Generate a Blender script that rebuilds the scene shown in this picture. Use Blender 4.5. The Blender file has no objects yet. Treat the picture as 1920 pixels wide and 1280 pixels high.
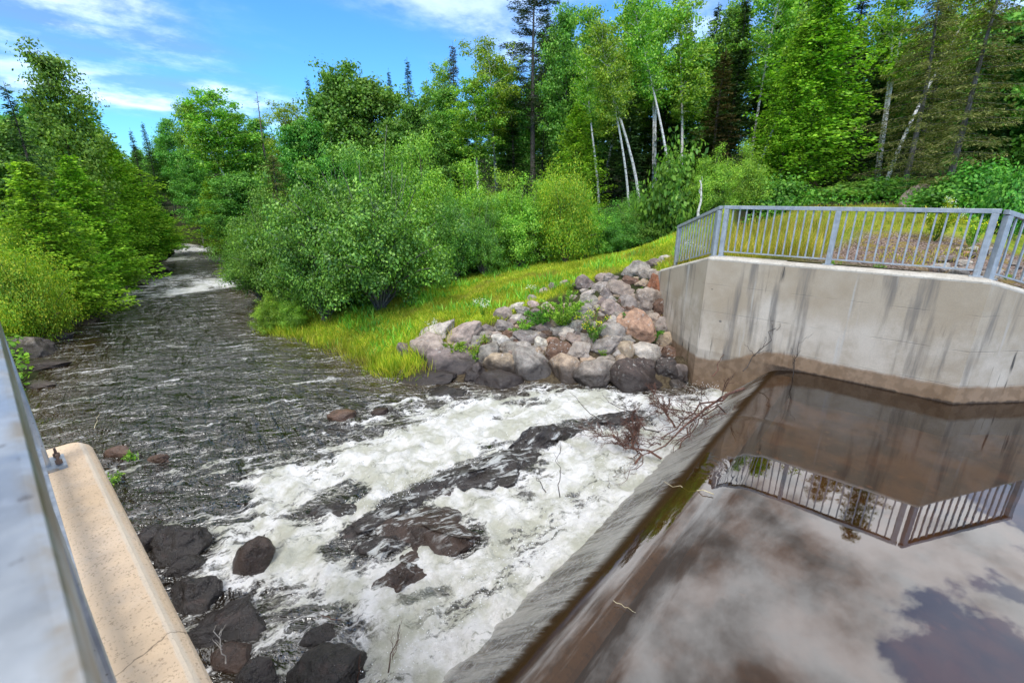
import bpy, bmesh, math, random
import numpy as np
from mathutils import Vector, Matrix
R = math.radians
SC = bpy.context.scene
COL = SC.collection
random.seed(7)
# ------------------------------------------------------------------ camera
# world: x runs across the river along the weir, y downstream, z = 0 is the pool's water level
EYE = 3.4
PITCH = math.atan(271 / 847.0); YAW = R(49.1); FPX = 847.0
cd = bpy.data.cameras.new('camera'); cam = bpy.data.objects.new('camera', cd); COL.objects.link(cam)
cd.sensor_width = 36; cd.lens = FPX / 1920 * 36
cam.location = (0, 0, EYE); cam.rotation_euler = (R(90) - PITCH, 0, -YAW)
cd.clip_start = 0.02; cd.clip_end = 2000
cd.dof.use_dof = True; cd.dof.focus_distance = 9.0; cd.dof.aperture_fstop = 5.6
SC.camera = cam
# ------------------------------------------------------------------ sky and sun
SUN_DIR = Vector((-0.80, -0.45, 1.25)).normalized()
EXPOSURE = 0.9
w = bpy.data.worlds.new('World'); SC.world = w; w.use_nodes = True
nt = w.node_tree; nt.nodes.clear()
def wn(t, **k):
    n = nt.nodes.new(t)
    for a, b in k.items(): setattr(n, a, b)
    return n
out = wn('ShaderNodeOutputWorld'); bg = wn('ShaderNodeBackground'); bg.inputs['Strength'].default_value = 0.12
sky = wn('ShaderNodeTexSky', sky_type='NISHITA', sun_disc=False)
sky.sun_elevation = math.asin(SUN_DIR.z); sky.sun_rotation = math.atan2(SUN_DIR.x, SUN_DIR.y)
sky.air_density = 1.0; sky.dust_density = 0.6; sky.ozone_density = 2.5
tint = wn('ShaderNodeMix', data_type='RGBA', blend_type='MULTIPLY'); tint.inputs[0].default_value = 1
tint.inputs[7].default_value = (0.40, 0.84, 1.24, 1)
nt.links.new(sky.outputs[0], tint.inputs[6])
tc = wn('ShaderNodeTexCoord'); sx = wn('ShaderNodeSeparateXYZ'); nt.links.new(tc.outputs['Generated'], sx.inputs[0])
def wm(op, a, b=None, c=None, clamp=False):
    n = wn('ShaderNodeMath', operation=op, use_clamp=clamp)
    for i, v in enumerate((a, b, c)):
        if v is None: continue
        if isinstance(v, (int, float)): n.inputs[i].default_value = v
        else: nt.links.new(v, n.inputs[i])
    return n.outputs[0]
zz = wm('MAXIMUM', sx.outputs[2], 0.0)
den = wm('ADD', zz, 0.12)
px_ = wm('DIVIDE', sx.outputs[0], den); py_ = wm('DIVIDE', sx.outputs[1], den)
cmb = wn('ShaderNodeCombineXYZ'); nt.links.new(px_, cmb.inputs[0]); nt.links.new(py_, cmb.inputs[1])
# heaped clouds overhead
n1 = wn('ShaderNodeTexNoise'); n1.inputs['Scale'].default_value = 1.25; n1.inputs['Detail'].default_value = 9; n1.inputs['Roughness'].default_value = 0.62
n1.inputs['Distortion'].default_value = 0.3
mp = wn('ShaderNodeMapping'); mp.inputs['Location'].default_value = (3.1, 1.7, 0)
nt.links.new(cmb.outputs[0], mp.inputs[0]); nt.links.new(mp.outputs[0], n1.inputs['Vector'])
hi = wn('ShaderNodeMapRange', interpolation_type='SMOOTHSTEP'); nt.links.new(zz, hi.inputs[0])
hi.inputs[1].default_value = 0.30; hi.inputs[2].default_value = 0.46
cu = wn('ShaderNodeMapRange', interpolation_type='SMOOTHSTEP'); nt.links.new(n1.outputs[0], cu.inputs[0])
yb = wn('ShaderNodeMapRange', interpolation_type='SMOOTHSTEP'); nt.links.new(sx.outputs[1], yb.inputs[0])
yb.inputs[1].default_value = -0.22; yb.inputs[2].default_value = 0.12; yb.inputs[3].default_value = 0.52; yb.inputs[4].default_value = 0.25
nt.links.new(yb.outputs[0], cu.inputs[1]); nt.links.new(wm('ADD', yb.outputs[0], 0.04), cu.inputs[2])
cum = wm('MULTIPLY', cu.outputs[0], hi.outputs[0])
# thin wisps lower down
mp2 = wn('ShaderNodeMapping'); mp2.inputs['Scale'].default_value = (0.55, 1.1, 1); mp2.inputs['Rotation'].default_value = (0, 0, R(35))
mp2.inputs['Location'].default_value = (0.7, 4.2, 0)
nt.links.new(cmb.outputs[0], mp2.inputs[0])
n2 = wn('ShaderNodeTexNoise'); n2.inputs['Scale'].default_value = 0.8; n2.inputs['Detail'].default_value = 7; n2.inputs['Distortion'].default_value = 0.8
nt.links.new(mp2.outputs[0], n2.inputs['Vector'])
wi = wn('ShaderNodeMapRange', interpolation_type='SMOOTHSTEP'); nt.links.new(n2.outputs[0], wi.inputs[0])
wi.inputs[1].default_value = 0.36; wi.inputs[2].default_value = 0.85; wi.inputs[4].default_value = 0.62
cov = wm('MAXIMUM', cum, wi.outputs[0], clamp=True)
# shading of the heaped clouds: bright rims, greyer bellies
n4 = wn('ShaderNodeTexNoise'); n4.inputs['Scale'].default_value = 2.3; n4.inputs['Detail'].default_value = 8; n4.inputs['Roughness'].default_value = 0.6; nt.links.new(mp.outputs[0], n4.inputs['Vector'])
n3 = wn('ShaderNodeMapRange', interpolation_type='SMOOTHSTEP'); nt.links.new(wm('ADD', wm('MULTIPLY', wm('SUBTRACT', n1.outputs[0], yb.outputs[0]), .9), wm('MULTIPLY', wm('SUBTRACT', n4.outputs[0], .5), .9)), n3.inputs[0])
n3.inputs[1].default_value = 0.04; n3.inputs[2].default_value = 0.32; n3.inputs[3].default_value = 12; n3.inputs[4].default_value = 1.8
cc = wn('ShaderNodeMix', data_type='RGBA', blend_type='MULTIPLY'); cc.inputs[0].default_value = 1
cc.inputs[6].default_value = (0.97, 0.98, 1.0, 1)
cv = wn('ShaderNodeCombineXYZ')
for i in range(3): nt.links.new(n3.outputs[0], cv.inputs[i])
nt.links.new(cv.outputs[0], cc.inputs[7])
mx = wn('ShaderNodeMix', data_type='RGBA'); nt.links.new(cov, mx.inputs[0])
nt.links.new(tint.outputs[2], mx.inputs[6]); nt.links.new(cc.outputs[2], mx.inputs[7])
nt.links.new(mx.outputs[2], bg.inputs[0]); nt.links.new(bg.outputs[0], out.inputs[0])
sl = bpy.data.lights.new('sun', 'SUN'); sun = bpy.data.objects.new('sun', sl); COL.objects.link(sun)
sl.energy = 1.5; sl.angle = R(24); sl.color = (1.0, 0.95, 0.87)
sun.rotation_euler = SUN_DIR.to_track_quat('Z', 'Y').to_euler(); sun.location = (0, 0, 30)
SC.view_settings.view_transform = 'Standard'; SC.view_settings.look = 'None'
SC.view_settings.exposure = EXPOSURE; SC.view_settings.gamma = 1
SC.render.engine = 'CYCLES'
cy = SC.cycles
cy.max_bounces = 7; cy.diffuse_bounces = 3; cy.glossy_bounces = 3; cy.transmission_bounces = 4; cy.transparent_max_bounces = 8
cy.caustics_reflective = False; cy.caustics_refractive = False
cy.use_denoising = True; cy.sample_clamp_indirect = 6
# ------------------------------------------------------------------ survey helpers (photo pixel -> place)
_c, _s = math.cos(PITCH), math.sin(PITCH); _sy, _cy = math.sin(YAW), math.cos(YAW)
def ray(px, py):
    x = px - 960.0; d = py - 640.0
    f = FPX * _c - d * _s; up = -(FPX * _s + d * _c)
    return (x * _cy + f * _sy, -x * _sy + f * _cy, up)
def at_z(px, py, z):
    r = ray(px, py); t = (z - EYE) / r[2]
    return (r[0] * t, r[1] * t, z)
def at_d(px, py, d):
    r = ray(px, py); t = d / math.hypot(r[0], r[1])
    return (r[0] * t, r[1] * t, EYE + r[2] * t)
def depth(p):
    f = p[0] * _sy + p[1] * _cy; return f * _c - (p[2] - EYE) * _s
# ------------------------------------------------------------------ numpy noise
def _h(ix, iy, iz, seed):
    n = (ix * 374761393 + iy * 668265263 + iz * 2147483647 + seed * 144665) & 0xFFFFFFFF
    n = ((n ^ (n >> 13)) * 1274126177) & 0xFFFFFFFF
    n = ((n ^ (n >> 16)) * 2246822519) & 0xFFFFFFFF
    return ((n ^ (n >> 15)) & 0xFFFFFF) / float(0xFFFFFF)
def vn(x, y, z=0.0, seed=0):
    x = np.asarray(x, float); y = np.asarray(y, float); z = np.asarray(z, float) + 0 * x
    ix = np.floor(x).astype(np.int64); iy = np.floor(y).astype(np.int64); iz = np.floor(z).astype(np.int64)
    fx, fy, fz = x - ix, y - iy, z - iz
    fx = fx * fx * (3 - 2 * fx); fy = fy * fy * (3 - 2 * fy); fz = fz * fz * (3 - 2 * fz)
    r = 0
    for dx in (0, 1):
        for dy in (0, 1):
            for dz in (0, 1):
                r = r + _h(ix + dx, iy + dy, iz + dz, seed) * (fx if dx else 1 - fx) * (fy if dy else 1 - fy) * (fz if dz else 1 - fz)
    return r * 2 - 1
def fbm(x, y, z=0.0, o=4, seed=0, g=0.5):
    a = 1; r = 0; t = 0
    for i in range(o):
        r = r + a * vn(x, y, z, seed + i); t += a; a *= g
        x = x * 2.03 + 5.1; y = y * 2.03 + 1.7; z = z * 2.03 + 3.3
    return r / t
def ss(a, b, x):
    t = np.clip((np.asarray(x, float) - a) / (b - a), 0, 1); return t * t * (3 - 2 * t)
# ------------------------------------------------------------------ objects
def thing(name, label, cat, loc=(0, 0, 0), rotz=0, group=None, scale=None):
    o = bpy.data.objects.new(name, None); COL.objects.link(o); o.empty_display_size = 0.2
    o.location = loc; o.rotation_euler = (0, 0, rotz)
    if scale is not None: o.scale = scale
    o['label'] = label; o['category'] = cat
    if group: o['group'] = group
    return o
def tag(o, label, cat, group=None):
    o['label'] = label; o['category'] = cat
    if group: o['group'] = group
    return o
def link(name, me, parent=None, mat=None):
    o = bpy.data.objects.new(name, me); COL.objects.link(o)
    if parent: o.parent = parent
    if mat and not me.materials: me.materials.append(mat)
    return o
def np_mesh(name, v, f, mat=None, smooth=False):
    """v (n,3); f (m,k) all faces with k corners"""
    me = bpy.data.meshes.new(name); v = np.asarray(v, np.float32); f = np.asarray(f, np.int32)
    me.vertices.add(len(v)); me.vertices.foreach_set('co', v.ravel())
    k = f.shape[1]
    me.loops.add(f.size); me.loops.foreach_set('vertex_index', f.ravel())
    me.polygons.add(len(f)); me.polygons.foreach_set('loop_start', np.arange(0, f.size, k, dtype=np.int32))
    me.polygons.foreach_set('loop_total', np.full(len(f), k, np.int32))
    if smooth: me.polygons.foreach_set('use_smooth', np.ones(len(f), bool))
    me.update(calc_edges=True); me.validate()
    if mat: me.materials.append(mat)
    return me
def attr(me, name, data):
    a = me.attributes.new(name, 'FLOAT', 'POINT'); a.data.foreach_set('value', np.asarray(data, np.float32))
def grid_faces(nx, ny):
    i = np.arange(nx * ny).reshape(ny, nx)
    return np.stack([i[:-1, :-1], i[:-1, 1:], i[1:, 1:], i[1:, :-1]], -1).reshape(-1, 4)
def bm_obj(name, bm, mat, parent=None, smooth=False):
    me = bpy.data.meshes.new(name); bmesh.ops.recalc_face_normals(bm, faces=bm.faces); bm.to_mesh(me); bm.free()
    if smooth:
        for p in me.polygons: p.use_smooth = True
    me.materials.append(mat)
    return link(name, me, parent)
def box(bm, c, s, rz=0, bevel=0.0, shear=None):
    r = bmesh.ops.create_cube(bm, size=1)
    vs = r['verts']
    bmesh.ops.scale(bm, vec=s, verts=vs)
    if bevel:
        es = list({e for v in vs for e in v.link_edges})
        rr = bmesh.ops.bevel(bm, geom=es, offset=bevel, segments=2, affect='EDGES', profile=0.6)
        vs = list({v for f in rr['faces'] for v in f.verts} | {v for v in vs if v.is_valid})
    M = Matrix.Translation(c) @ Matrix.Rotation(rz, 4, 'Z')
    bmesh.ops.transform(bm, matrix=M, verts=vs)
    return vs
class Tubes:
    def __init__(s): s.v = []; s.f = []; s.n = 0
    def add(s, pts, rad, k=6):
        pts = np.asarray(pts, float); m = len(pts)
        t = np.gradient(pts, axis=0); t /= np.linalg.norm(t, axis=1)[:, None] + 1e-9
        ref = np.array([0.31, 0.87, 0.37]); a = np.cross(t, ref); a /= np.linalg.norm(a, axis=1)[:, None] + 1e-9
        b = np.cross(t, a); an = np.arange(k) * 2 * math.pi / k
        rad = np.broadcast_to(np.asarray(rad, float), (m,))
        ring = pts[:, None] + rad[:, None, None] * (np.cos(an)[None, :, None] * a[:, None] + np.sin(an)[None, :, None] * b[:, None])
        s.v.append(ring.reshape(-1, 3))
        i = np.arange(m - 1)[:, None] * k + np.arange(k)[None]; j = np.arange(m - 1)[:, None] * k + (np.arange(k)[None] + 1) % k
        s.f.append(np.stack([i, j, j + k, i + k], -1).reshape(-1, 4) + s.n); s.n += m * k
    def mesh(s, name, mat): return np_mesh(name, np.concatenate(s.v), np.concatenate(s.f), mat, True)
def cards(name, c, a, nrm, L, W, mat):
    """leaf shaped quads: centres c, long axis a, face normal nrm"""
    c = np.asarray(c); a = a / (np.linalg.norm(a, axis=1)[:, None] + 1e-9)
    s = np.cross(nrm, a); s /= np.linalg.norm(s, axis=1)[:, None] + 1e-9
    L = np.broadcast_to(L, (len(c),))[:, None]; W = np.broadcast_to(W, (len(c),))[:, None]
    v = np.stack([c - a * L * .5, c + s * W * .5 + a * L * .05, c + a * L * .5, c - s * W * .5 + a * L * .05], 1).reshape(-1, 3)
    return np_mesh(name, v, np.arange(len(v)).reshape(-1, 4), mat)
# ------------------------------------------------------------------ materials
class NM:
    def __init__(s, name):
        s.m = bpy.data.materials.new(name); s.m.use_nodes = True; s.t = s.m.node_tree; s.t.nodes.clear()
        s.out = s.n('ShaderNodeOutputMaterial')
    def n(s, t, **k):
        n = s.t.nodes.new(t)
        for a, b in k.items(): setattr(n, a, b)
        return n
    def set(s, sock, v):
        if v is None: return
        if hasattr(v, 'is_linked') or isinstance(v, bpy.types.NodeSocket): s.t.links.new(v, sock)
        elif isinstance(v, (tuple, list)) and len(v) == 3 and sock.type == 'RGBA': sock.default_value = (*v, 1)
        else: sock.default_value = v
    def math(s, op, a, b=None, c=None, clamp=False):
        n = s.n('ShaderNodeMath', operation=op, use_clamp=clamp)
        for i, v in enumerate((a, b, c)): s.set(n.inputs[i], v)
        return n.outputs[0]
    def mix(s, f, a, b, blend='MIX'):
        n = s.n('ShaderNodeMix', data_type='RGBA', blend_type=blend); s.set(n.inputs[0], f); s.set(n.inputs[6], a); s.set(n.inputs[7], b); return n.outputs[2]
    def rng(s, v, a, b, c=0.0, d=1.0, smooth=True):
        n = s.n('ShaderNodeMapRange'); n.interpolation_type = 'SMOOTHSTEP' if smooth else 'LINEAR'
        for i, q in enumerate((v, a, b, c, d)): s.set(n.inputs[i], q)
        return n.outputs[0]
    def coord(s, which='Object'): return s.n('ShaderNodeTexCoord').outputs[which]
    def pos(s): return s.n('ShaderNodeNewGeometry').outputs['Position']
    def map(s, v, scale=(1, 1, 1), loc=(0, 0, 0), rot=(0, 0, 0)):
        n = s.n('ShaderNodeMapping'); s.set(n.inputs[0], v); n.inputs['Scale'].default_value = scale; n.inputs['Location'].default_value = loc; n.inputs['Rotation'].default_value = rot
        return n.outputs[0]
    def noise(s, v, scale, detail=4, rough=0.5, dist=0.0, col=False):
        n = s.n('ShaderNodeTexNoise'); s.set(n.inputs['Vector'], v); n.inputs['Scale'].default_value = scale; n.inputs['Detail'].default_value = detail
        n.inputs['Roughness'].default_value = rough; n.inputs['Distortion'].default_value = dist
        return n.outputs[1 if col else 0]
    def vor(s, v, scale, feature='F1', out='Distance'):
        n = s.n('ShaderNodeTexVoronoi', feature=feature); s.set(n.inputs['Vector'], v); n.inputs['Scale'].default_value = scale
        return n.outputs[out]
    def attr(s, name): return s.n('ShaderNodeAttribute', attribute_name=name).outputs['Fac']
    def bump(s, h, strength=0.5, dist=0.02, normal=None):
        n = s.n('ShaderNodeBump'); s.set(n.inputs['Height'], h); s.set(n.inputs['Strength'], strength); n.inputs['Distance'].default_value = dist
        if normal is not None: s.set(n.inputs['Normal'], normal)
        return n.outputs[0]
    def bsdf(s, col, rough=0.7, normal=None, metal=0.0, spec=0.5):
        n = s.n('ShaderNodeBsdfPrincipled'); s.set(n.inputs['Base Color'], col); s.set(n.inputs['Roughness'], rough); s.set(n.inputs['Metallic'], metal)
        s.set(n.inputs['Specular IOR Level'], spec)
        if normal is not None: s.set(n.inputs['Normal'], normal)
        return n.outputs[0]
    def done(s, sh): s.t.links.new(sh, s.out.inputs[0]); return s.m
    def sep(s, v):
        n = s.n('ShaderNodeSeparateXYZ'); s.set(n.inputs[0], v); return n.outputs
def leaf_mat(name, dark, mid, light, trans=0.35, gloss=0.08, huevar=0.10, patch=0.0):
    gloss *= .3; dark, mid, light = [tuple(min(.9, c * k) for c, k in zip(q, (1.65, 1.55, 1.4))) for q in (dark, mid, light)]
    m = NM(name); g = m.n('ShaderNodeNewGeometry'); oi = m.n('ShaderNodeObjectInfo')
    r = m.n('ShaderNodeValToRGB'); r.color_ramp.elements[0].color = (*dark, 1); r.color_ramp.elements[1].color = (*light, 1)
    e = r.color_ramp.elements.new(0.5); e.color = (*mid, 1)
    m.set(r.inputs[0], g.outputs['Random Per Island'])
    big = m.noise(m.coord(), 0.9, 2)
    hs = m.n('ShaderNodeHueSaturation')
    m.set(hs.inputs['Color'], r.outputs[0])
    if patch: m.set(hs.inputs['Color'], m.mix(m.rng(m.noise(m.coord(), .7, 5, .65), .50, .66, 0, .75), r.outputs[0], (0.30, 0.23, 0.06)))
    m.set(hs.inputs['Hue'], m.math('ADD', 0.5 - huevar * .32, m.math('MULTIPLY', oi.outputs['Random'], huevar * .40)))
    m.set(hs.inputs['Value'], m.math('ADD', m.rng(big, 0.3, 0.7, 0.72, 1.28), m.math('MULTIPLY', oi.outputs['Random'], 0.25)))
    d = m.n('ShaderNodeBsdfDiffuse'); m.set(d.inputs[0], hs.outputs[0])
    t = m.n('ShaderNodeBsdfTranslucent'); m.set(t.inputs[0], m.mix(1.0, hs.outputs[0], (1.2, 1.25, 0.6), 'MULTIPLY'))
    a = m.n('ShaderNodeMixShader'); a.inputs[0].default_value = trans; m.set(a.inputs[1], d.outputs[0]); m.set(a.inputs[2], t.outputs[0])
    gl = m.n('ShaderNodeBsdfGlossy'); gl.inputs['Roughness'].default_value = 0.45; m.set(gl.inputs[0], (0.9, 1, 0.85))
    b = m.n('ShaderNodeMixShader'); b.inputs[0].default_value = gloss; m.set(b.inputs[1], a.outputs[0]); m.set(b.inputs[2], gl.outputs[0])
    return m.done(b.outputs[0])
def bark_mat(name, a, b, sc=(9, 9, 2), marks=None):
    m = NM(name); v = m.coord(); n = m.noise(m.map(v, sc), 2.0, 6, 0.6)
    c = m.mix(m.rng(n, .35, .65), a, b)
    if marks:
        k = m.noise(m.map(v, (3, 3, 9)), 1.6, 3, .6); c = m.mix(m.rng(k, .56, .64), c, marks)
    return m.done(m.bsdf(c, .85, m.bump(n, .6, .03)))
M = {}
M['leaf_birch'] = leaf_mat('leaf_birch', (0.035, 0.11, 0.012), (0.10, 0.24, 0.022), (0.24, 0.38, 0.04), .4)
M['leaf_aspen'] = leaf_mat('leaf_aspen', (0.025, 0.095, 0.012), (0.062, 0.19, 0.022), (0.15, 0.30, 0.045), .35)
M['leaf_maple'] = leaf_mat('leaf_maple', (0.02, 0.085, 0.012), (0.05, 0.17, 0.02), (0.12, 0.27, 0.04), .32)
M['leaf_cedar'] = leaf_mat('leaf_cedar', (0.04, 0.13, 0.010), (0.095, 0.25, 0.016), (0.20, 0.38, 0.03), .3, .04)
M['leaf_spruce'] = leaf_mat('leaf_spruce', (0.010, 0.032, 0.012), (0.022, 0.060, 0.018), (0.05, 0.105, 0.03), .15, .04)
M['leaf_brown'] = leaf_mat('leaf_brown', (0.035, 0.040, 0.015), (0.07, 0.065, 0.025), (0.11, 0.10, 0.04), .15, .03)
M['leaf_moss'] = leaf_mat('leaf_moss', (0.03, 0.055, 0.014), (0.075, 0.11, 0.028), (0.20, 0.21, 0.085), .25, .03)
M['leaf_pine'] = leaf_mat('leaf_pine', (0.018, 0.042, 0.022), (0.035, 0.068, 0.034), (0.062, 0.10, 0.05), .15, .04)
M['leaf_alder'] = leaf_mat('leaf_alder', (0.014, 0.068, 0.008), (0.05, 0.165, 0.016), (0.16, 0.33, 0.045), .32, .12)
M['leaf_willow'] = leaf_mat('leaf_willow', (0.04, 0.13, 0.012), (0.11, 0.27, 0.025), (0.24, 0.40, 0.05), .38, .08)
M['leaf_yellow'] = leaf_mat('leaf_yellow', (0.05, 0.15, 0.012), (0.12, 0.255, 0.018), (0.31, 0.35, 0.028), .38, .06)
M['leaf_under'] = leaf_mat('leaf_under', (0.02, 0.09, 0.012), (0.045, 0.17, 0.02), (0.12, 0.28, 0.04), .35, .06)
M['flower_yellow'] = leaf_mat('flower_yellow', (0.55, 0.42, 0.01), (0.75, 0.60, 0.015), (0.85, 0.75, 0.05), .3, .02, 0)
M['flower_white'] = leaf_mat('flower_white', (0.6, 0.62, 0.5), (0.75, 0.75, 0.65), (0.85, 0.8, 0.8), .3, .02, 0)
M['flower_pink'] = leaf_mat('flower_pink', (0.35, 0.22, 0.22), (0.5, 0.36, 0.34), (0.65, 0.5, 0.48), .3, .02, 0)
M['grass'] = leaf_mat('grass', (0.09, 0.18, 0.012), (0.20, 0.285, 0.018), (0.42, 0.39, 0.055), .4, .04, 0, .07)
M['dry_grass'] = leaf_mat('dry_grass', (0.11, 0.15, 0.016), (0.20, 0.20, 0.03), (0.34, 0.27, 0.075), .4, .04, 0)
M['bark_birch'] = bark_mat('bark_birch', (0.62, 0.58, 0.52), (0.78, 0.75, 0.70), (3, 3, 1), (0.06, 0.05, 0.045))
M['bark_grey'] = bark_mat('bark_grey', (0.10, 0.085, 0.07), (0.22, 0.19, 0.165))
M['bark_brown'] = bark_mat('bark_brown', (0.07, 0.05, 0.035), (0.17, 0.125, 0.09))
M['twig'] = bark_mat('twig', (0.06, 0.03, 0.022), (0.16, 0.075, 0.05))
M['twig_dark'] = bark_mat('twig_dark', (0.03, 0.024, 0.02), (0.085, 0.065, 0.055))
M['dead_wood'] = bark_mat('dead_wood', (0.28, 0.25, 0.22), (0.5, 0.47, 0.43))
M['straw'] = bark_mat('straw', (0.55, 0.45, 0.25), (0.72, 0.63, 0.4))
def concrete(name, wall=True):
    m = NM(name); p = m.pos(); x, y, z = m.sep(p)
    big = m.noise(p, 1.1, 4, .6); fine = m.noise(p, 60, 3, .6)
    if wall:
        streak = m.noise(m.map(p, (3.2, 3.2, 0.30)), 1.0, 5, .6)
        streak2 = m.noise(m.map(p, (9, 9, 0.6), (3, 8, 1)), 1.0, 4, .6)
        c = m.mix(m.rng(big, .35, .65), (0.42, 0.345, 0.255), (0.62, 0.545, 0.45))
        # a warm tan wash in the upper half with a wandering edge
        wsh = m.math('ADD', z, m.math('MULTIPLY', m.noise(m.map(p, (1.5, 1.5, .5)), 1, 4), 1.6))
        c = m.mix(m.math('MULTIPLY', m.rng(wsh, 1.75, 2.1), .6), c, (0.42, 0.33, 0.225))
        c = m.mix(m.math('MULTIPLY', m.rng(streak, .50, .66), .75), c, (0.15, 0.135, 0.12))
        # black algae runs: narrow, start below a form line
        run = m.rng(streak2, .55, .66)
        patch = m.rng(m.noise(m.map(p, (1.1, 1.1, .9), (7, 1, 4)), 1, 2), .53, .62)
        c = m.mix(m.math('MULTIPLY', m.math('MULTIPLY', run, patch), .95), c, (0.045, 0.042, 0.040))
        lime = m.rng(m.noise(m.map(p, (4, 4, .35), (1, 3, 9)), 1, 3), .66, .74)
        c = m.mix(m.math('MULTIPLY', lime, .55), c, (0.56, 0.55, 0.52))
        # form board lines and tie holes
        zl = m.math('ABSOLUTE', m.math('SUBTRACT', m.math('FRACT', m.math('DIVIDE', m.math('ADD', z, .28), .61)), .5))
        ln = m.math('MULTIPLY', m.rng(zl, .482, .497), m.rng(m.noise(p, 1.6, 2), .42, .58))
        c = m.mix(m.math('MULTIPLY', ln, .2), c, (0.13, 0.12, 0.11))
        d = m.vor(m.map(p, (1.35, 1.35, 1.6)), 1.0)
        hole = m.math('SUBTRACT', 1.0, m.rng(d, .035, .055))
        c = m.mix(m.math('MULTIPLY', hole, .75), c, (0.12, 0.11, 0.10))
        # brown waterline band
        zw = m.math('ADD', z, m.math('MULTIPLY', m.math('SUBTRACT', m.noise(m.map(p, (1, 1, .3)), 2.5, 5, .7), .5), .16))
        dn = m.rng(y, 1.6, 3.0, 0.0, 0.48)
        band = m.math('SUBTRACT', 1.0, m.rng(m.math('ADD', zw, dn), .26, .34))
        c = m.mix(m.math('MULTIPLY', band, .88), c, m.mix(m.rng(m.noise(p, 7, 3), .4, .6), (0.20, 0.115, 0.055), (0.29, 0.18, 0.10)))
        wet = m.math('MULTIPLY', m.math('SUBTRACT', 1.0, m.rng(zw, .0, .05)), m.math('SUBTRACT', 1.0, m.rng(y, 1.5, 2.0, 0, .75)))
        c = m.mix(m.math('MULTIPLY', wet, .9), c, (0.03, 0.017, 0.010))
        c = m.mix(m.rng(fine, .3, .7, 0.0, .22), c, (0.2, 0.19, 0.17))
        h = m.math('ADD', m.math('MULTIPLY', fine, .25), m.math('SUBTRACT', m.math('MULTIPLY', streak2, .3), m.math('MULTIPLY', ln, .6)))
        h = m.math('SUBTRACT', h, hole)
        return m.done(m.bsdf(c, .88, m.bump(h, .45, .012), spec=.3))
    c = m.mix(m.rng(big, .3, .7), (0.60, 0.44, 0.285), (0.70, 0.54, 0.385))
    c = m.mix(m.rng(m.noise(p, 9, 5, .7), .45, .7, 0, .5), c, (0.58, 0.47, 0.36))
    c = m.mix(m.rng(m.noise(p, 130, 2, .6), .56, .68, 0, .55), c, (0.23, 0.15, 0.09))
    pit = m.math('SUBTRACT', 1.0, m.rng(m.vor(p, 34), .06, .13))
    pit = m.math('MULTIPLY', pit, m.rng(m.noise(p, 5, 2), .5, .6))
    c = m.mix(m.math('MULTIPLY', pit, .45), c, (0.14, 0.09, 0.06))
    # worn pale arris and one hairline crack
    ar = m.math('MULTIPLY', m.rng(m.math('ADD', x, m.math('MULTIPLY', m.noise(p, 22, 3), .012)), .098, .106), m.math('SUBTRACT', 1.0, m.rng(x, .112, .122)))
    c = m.mix(m.math('MULTIPLY', ar, .6), c, (0.66, 0.58, 0.47))
    ck = m.math('ADD', m.math('SUBTRACT', y, 1.42), m.math('ADD', m.math('MULTIPLY', x, -.35), m.math('MULTIPLY', m.math('SUBTRACT', m.noise(p, 14, 4), .5), .09)))
    ckm = m.math('SUBTRACT', 1.0, m.rng(m.math('ABSOLUTE', ck), .001, .004))
    c = m.mix(m.math('MULTIPLY', ckm, .75), c, (0.12, 0.08, 0.05))
    return m.done(m.bsdf(c, .9, m.bump(m.math('SUBTRACT', m.noise(p, 90, 4, .7), pit), .5, .006), spec=.25))
M['concrete_wall'] = concrete('concrete_wall'); M['concrete_pier'] = concrete('concrete_pier', False)
def coping_mat():
    m = NM('concrete_coping'); p = m.pos(); n = m.noise(p, 3, 5, .65)
    c = m.mix(m.rng(n, .3, .7), (0.42, 0.37, 0.30), (0.60, 0.55, 0.47)); c = m.mix(m.rng(m.noise(p, 30, 3), .5, .7, 0, .5), c, (0.3, 0.26, 0.2))
    return m.done(m.bsdf(c, .9, m.bump(m.noise(p, 60, 3), .4, .01), spec=.25))
M['coping'] = coping_mat()
def galv(name, a, b, metal=.35, r0=.42):
    m = NM(name); p = m.pos(); n = m.noise(p, 9, 5, .65); v = m.vor(p, 45, out='Color')
    c = m.mix(m.rng(n, .3, .7), a, b); c = m.mix(m.rng(m.noise(m.map(p, (30, 30, 5)), 1, 4, .6), .5, .75, 0, .5), c, tuple(q * 1.35 for q in b))
    c = m.mix(m.rng(m.noise(p, 3.1, 4, .7), .62, .72, 0, .45), c, (0.25, 0.2, 0.14))
    if metal > .5:
        x_ = m.sep(p)[0]; ed = m.rng(m.math('ADD', x_, m.math('MULTIPLY', m.math('SUBTRACT', m.noise(m.map(p, (40, 9, 40)), 1, 4, .7), .5), .02)), -.026, -.014)
        c = m.mix(m.math('MULTIPLY', ed, m.rng(m.noise(p, 14, 4, .7), .4, .6, 0, .8)), c, (0.33, 0.26, 0.17)); c = m.mix(m.rng(m.noise(p, 6, 6, .75), .48, .7, 0, .5), c, (0.66, 0.68, 0.7)); c = m.mix(m.rng(m.noise(p, 75, 2), .68, .74, 0, .6), c, (0.12, 0.1, 0.09))
    return m.done(m.bsdf(c, m.rng(n, .3, .7, r0, r0 + .18), m.bump(m.noise(p, 40, 3), .12, .004), metal=metal))
M['galv'] = galv('galvanised_steel', (0.31, 0.34, 0.37), (0.43, 0.46, 0.49))
M['galv_near'] = galv('galvanised_steel_weathered', (0.34, 0.37, 0.41), (0.50, 0.53, 0.56), .85, .3)
def bolt():
    m = NM('rusty_bolt'); p = m.pos(); return m.done(m.bsdf(m.mix(m.noise(p, 60, 3), (0.10, 0.05, 0.035), (0.25, 0.18, 0.14)), .7, metal=.4))
M['bolt'] = bolt()
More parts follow.
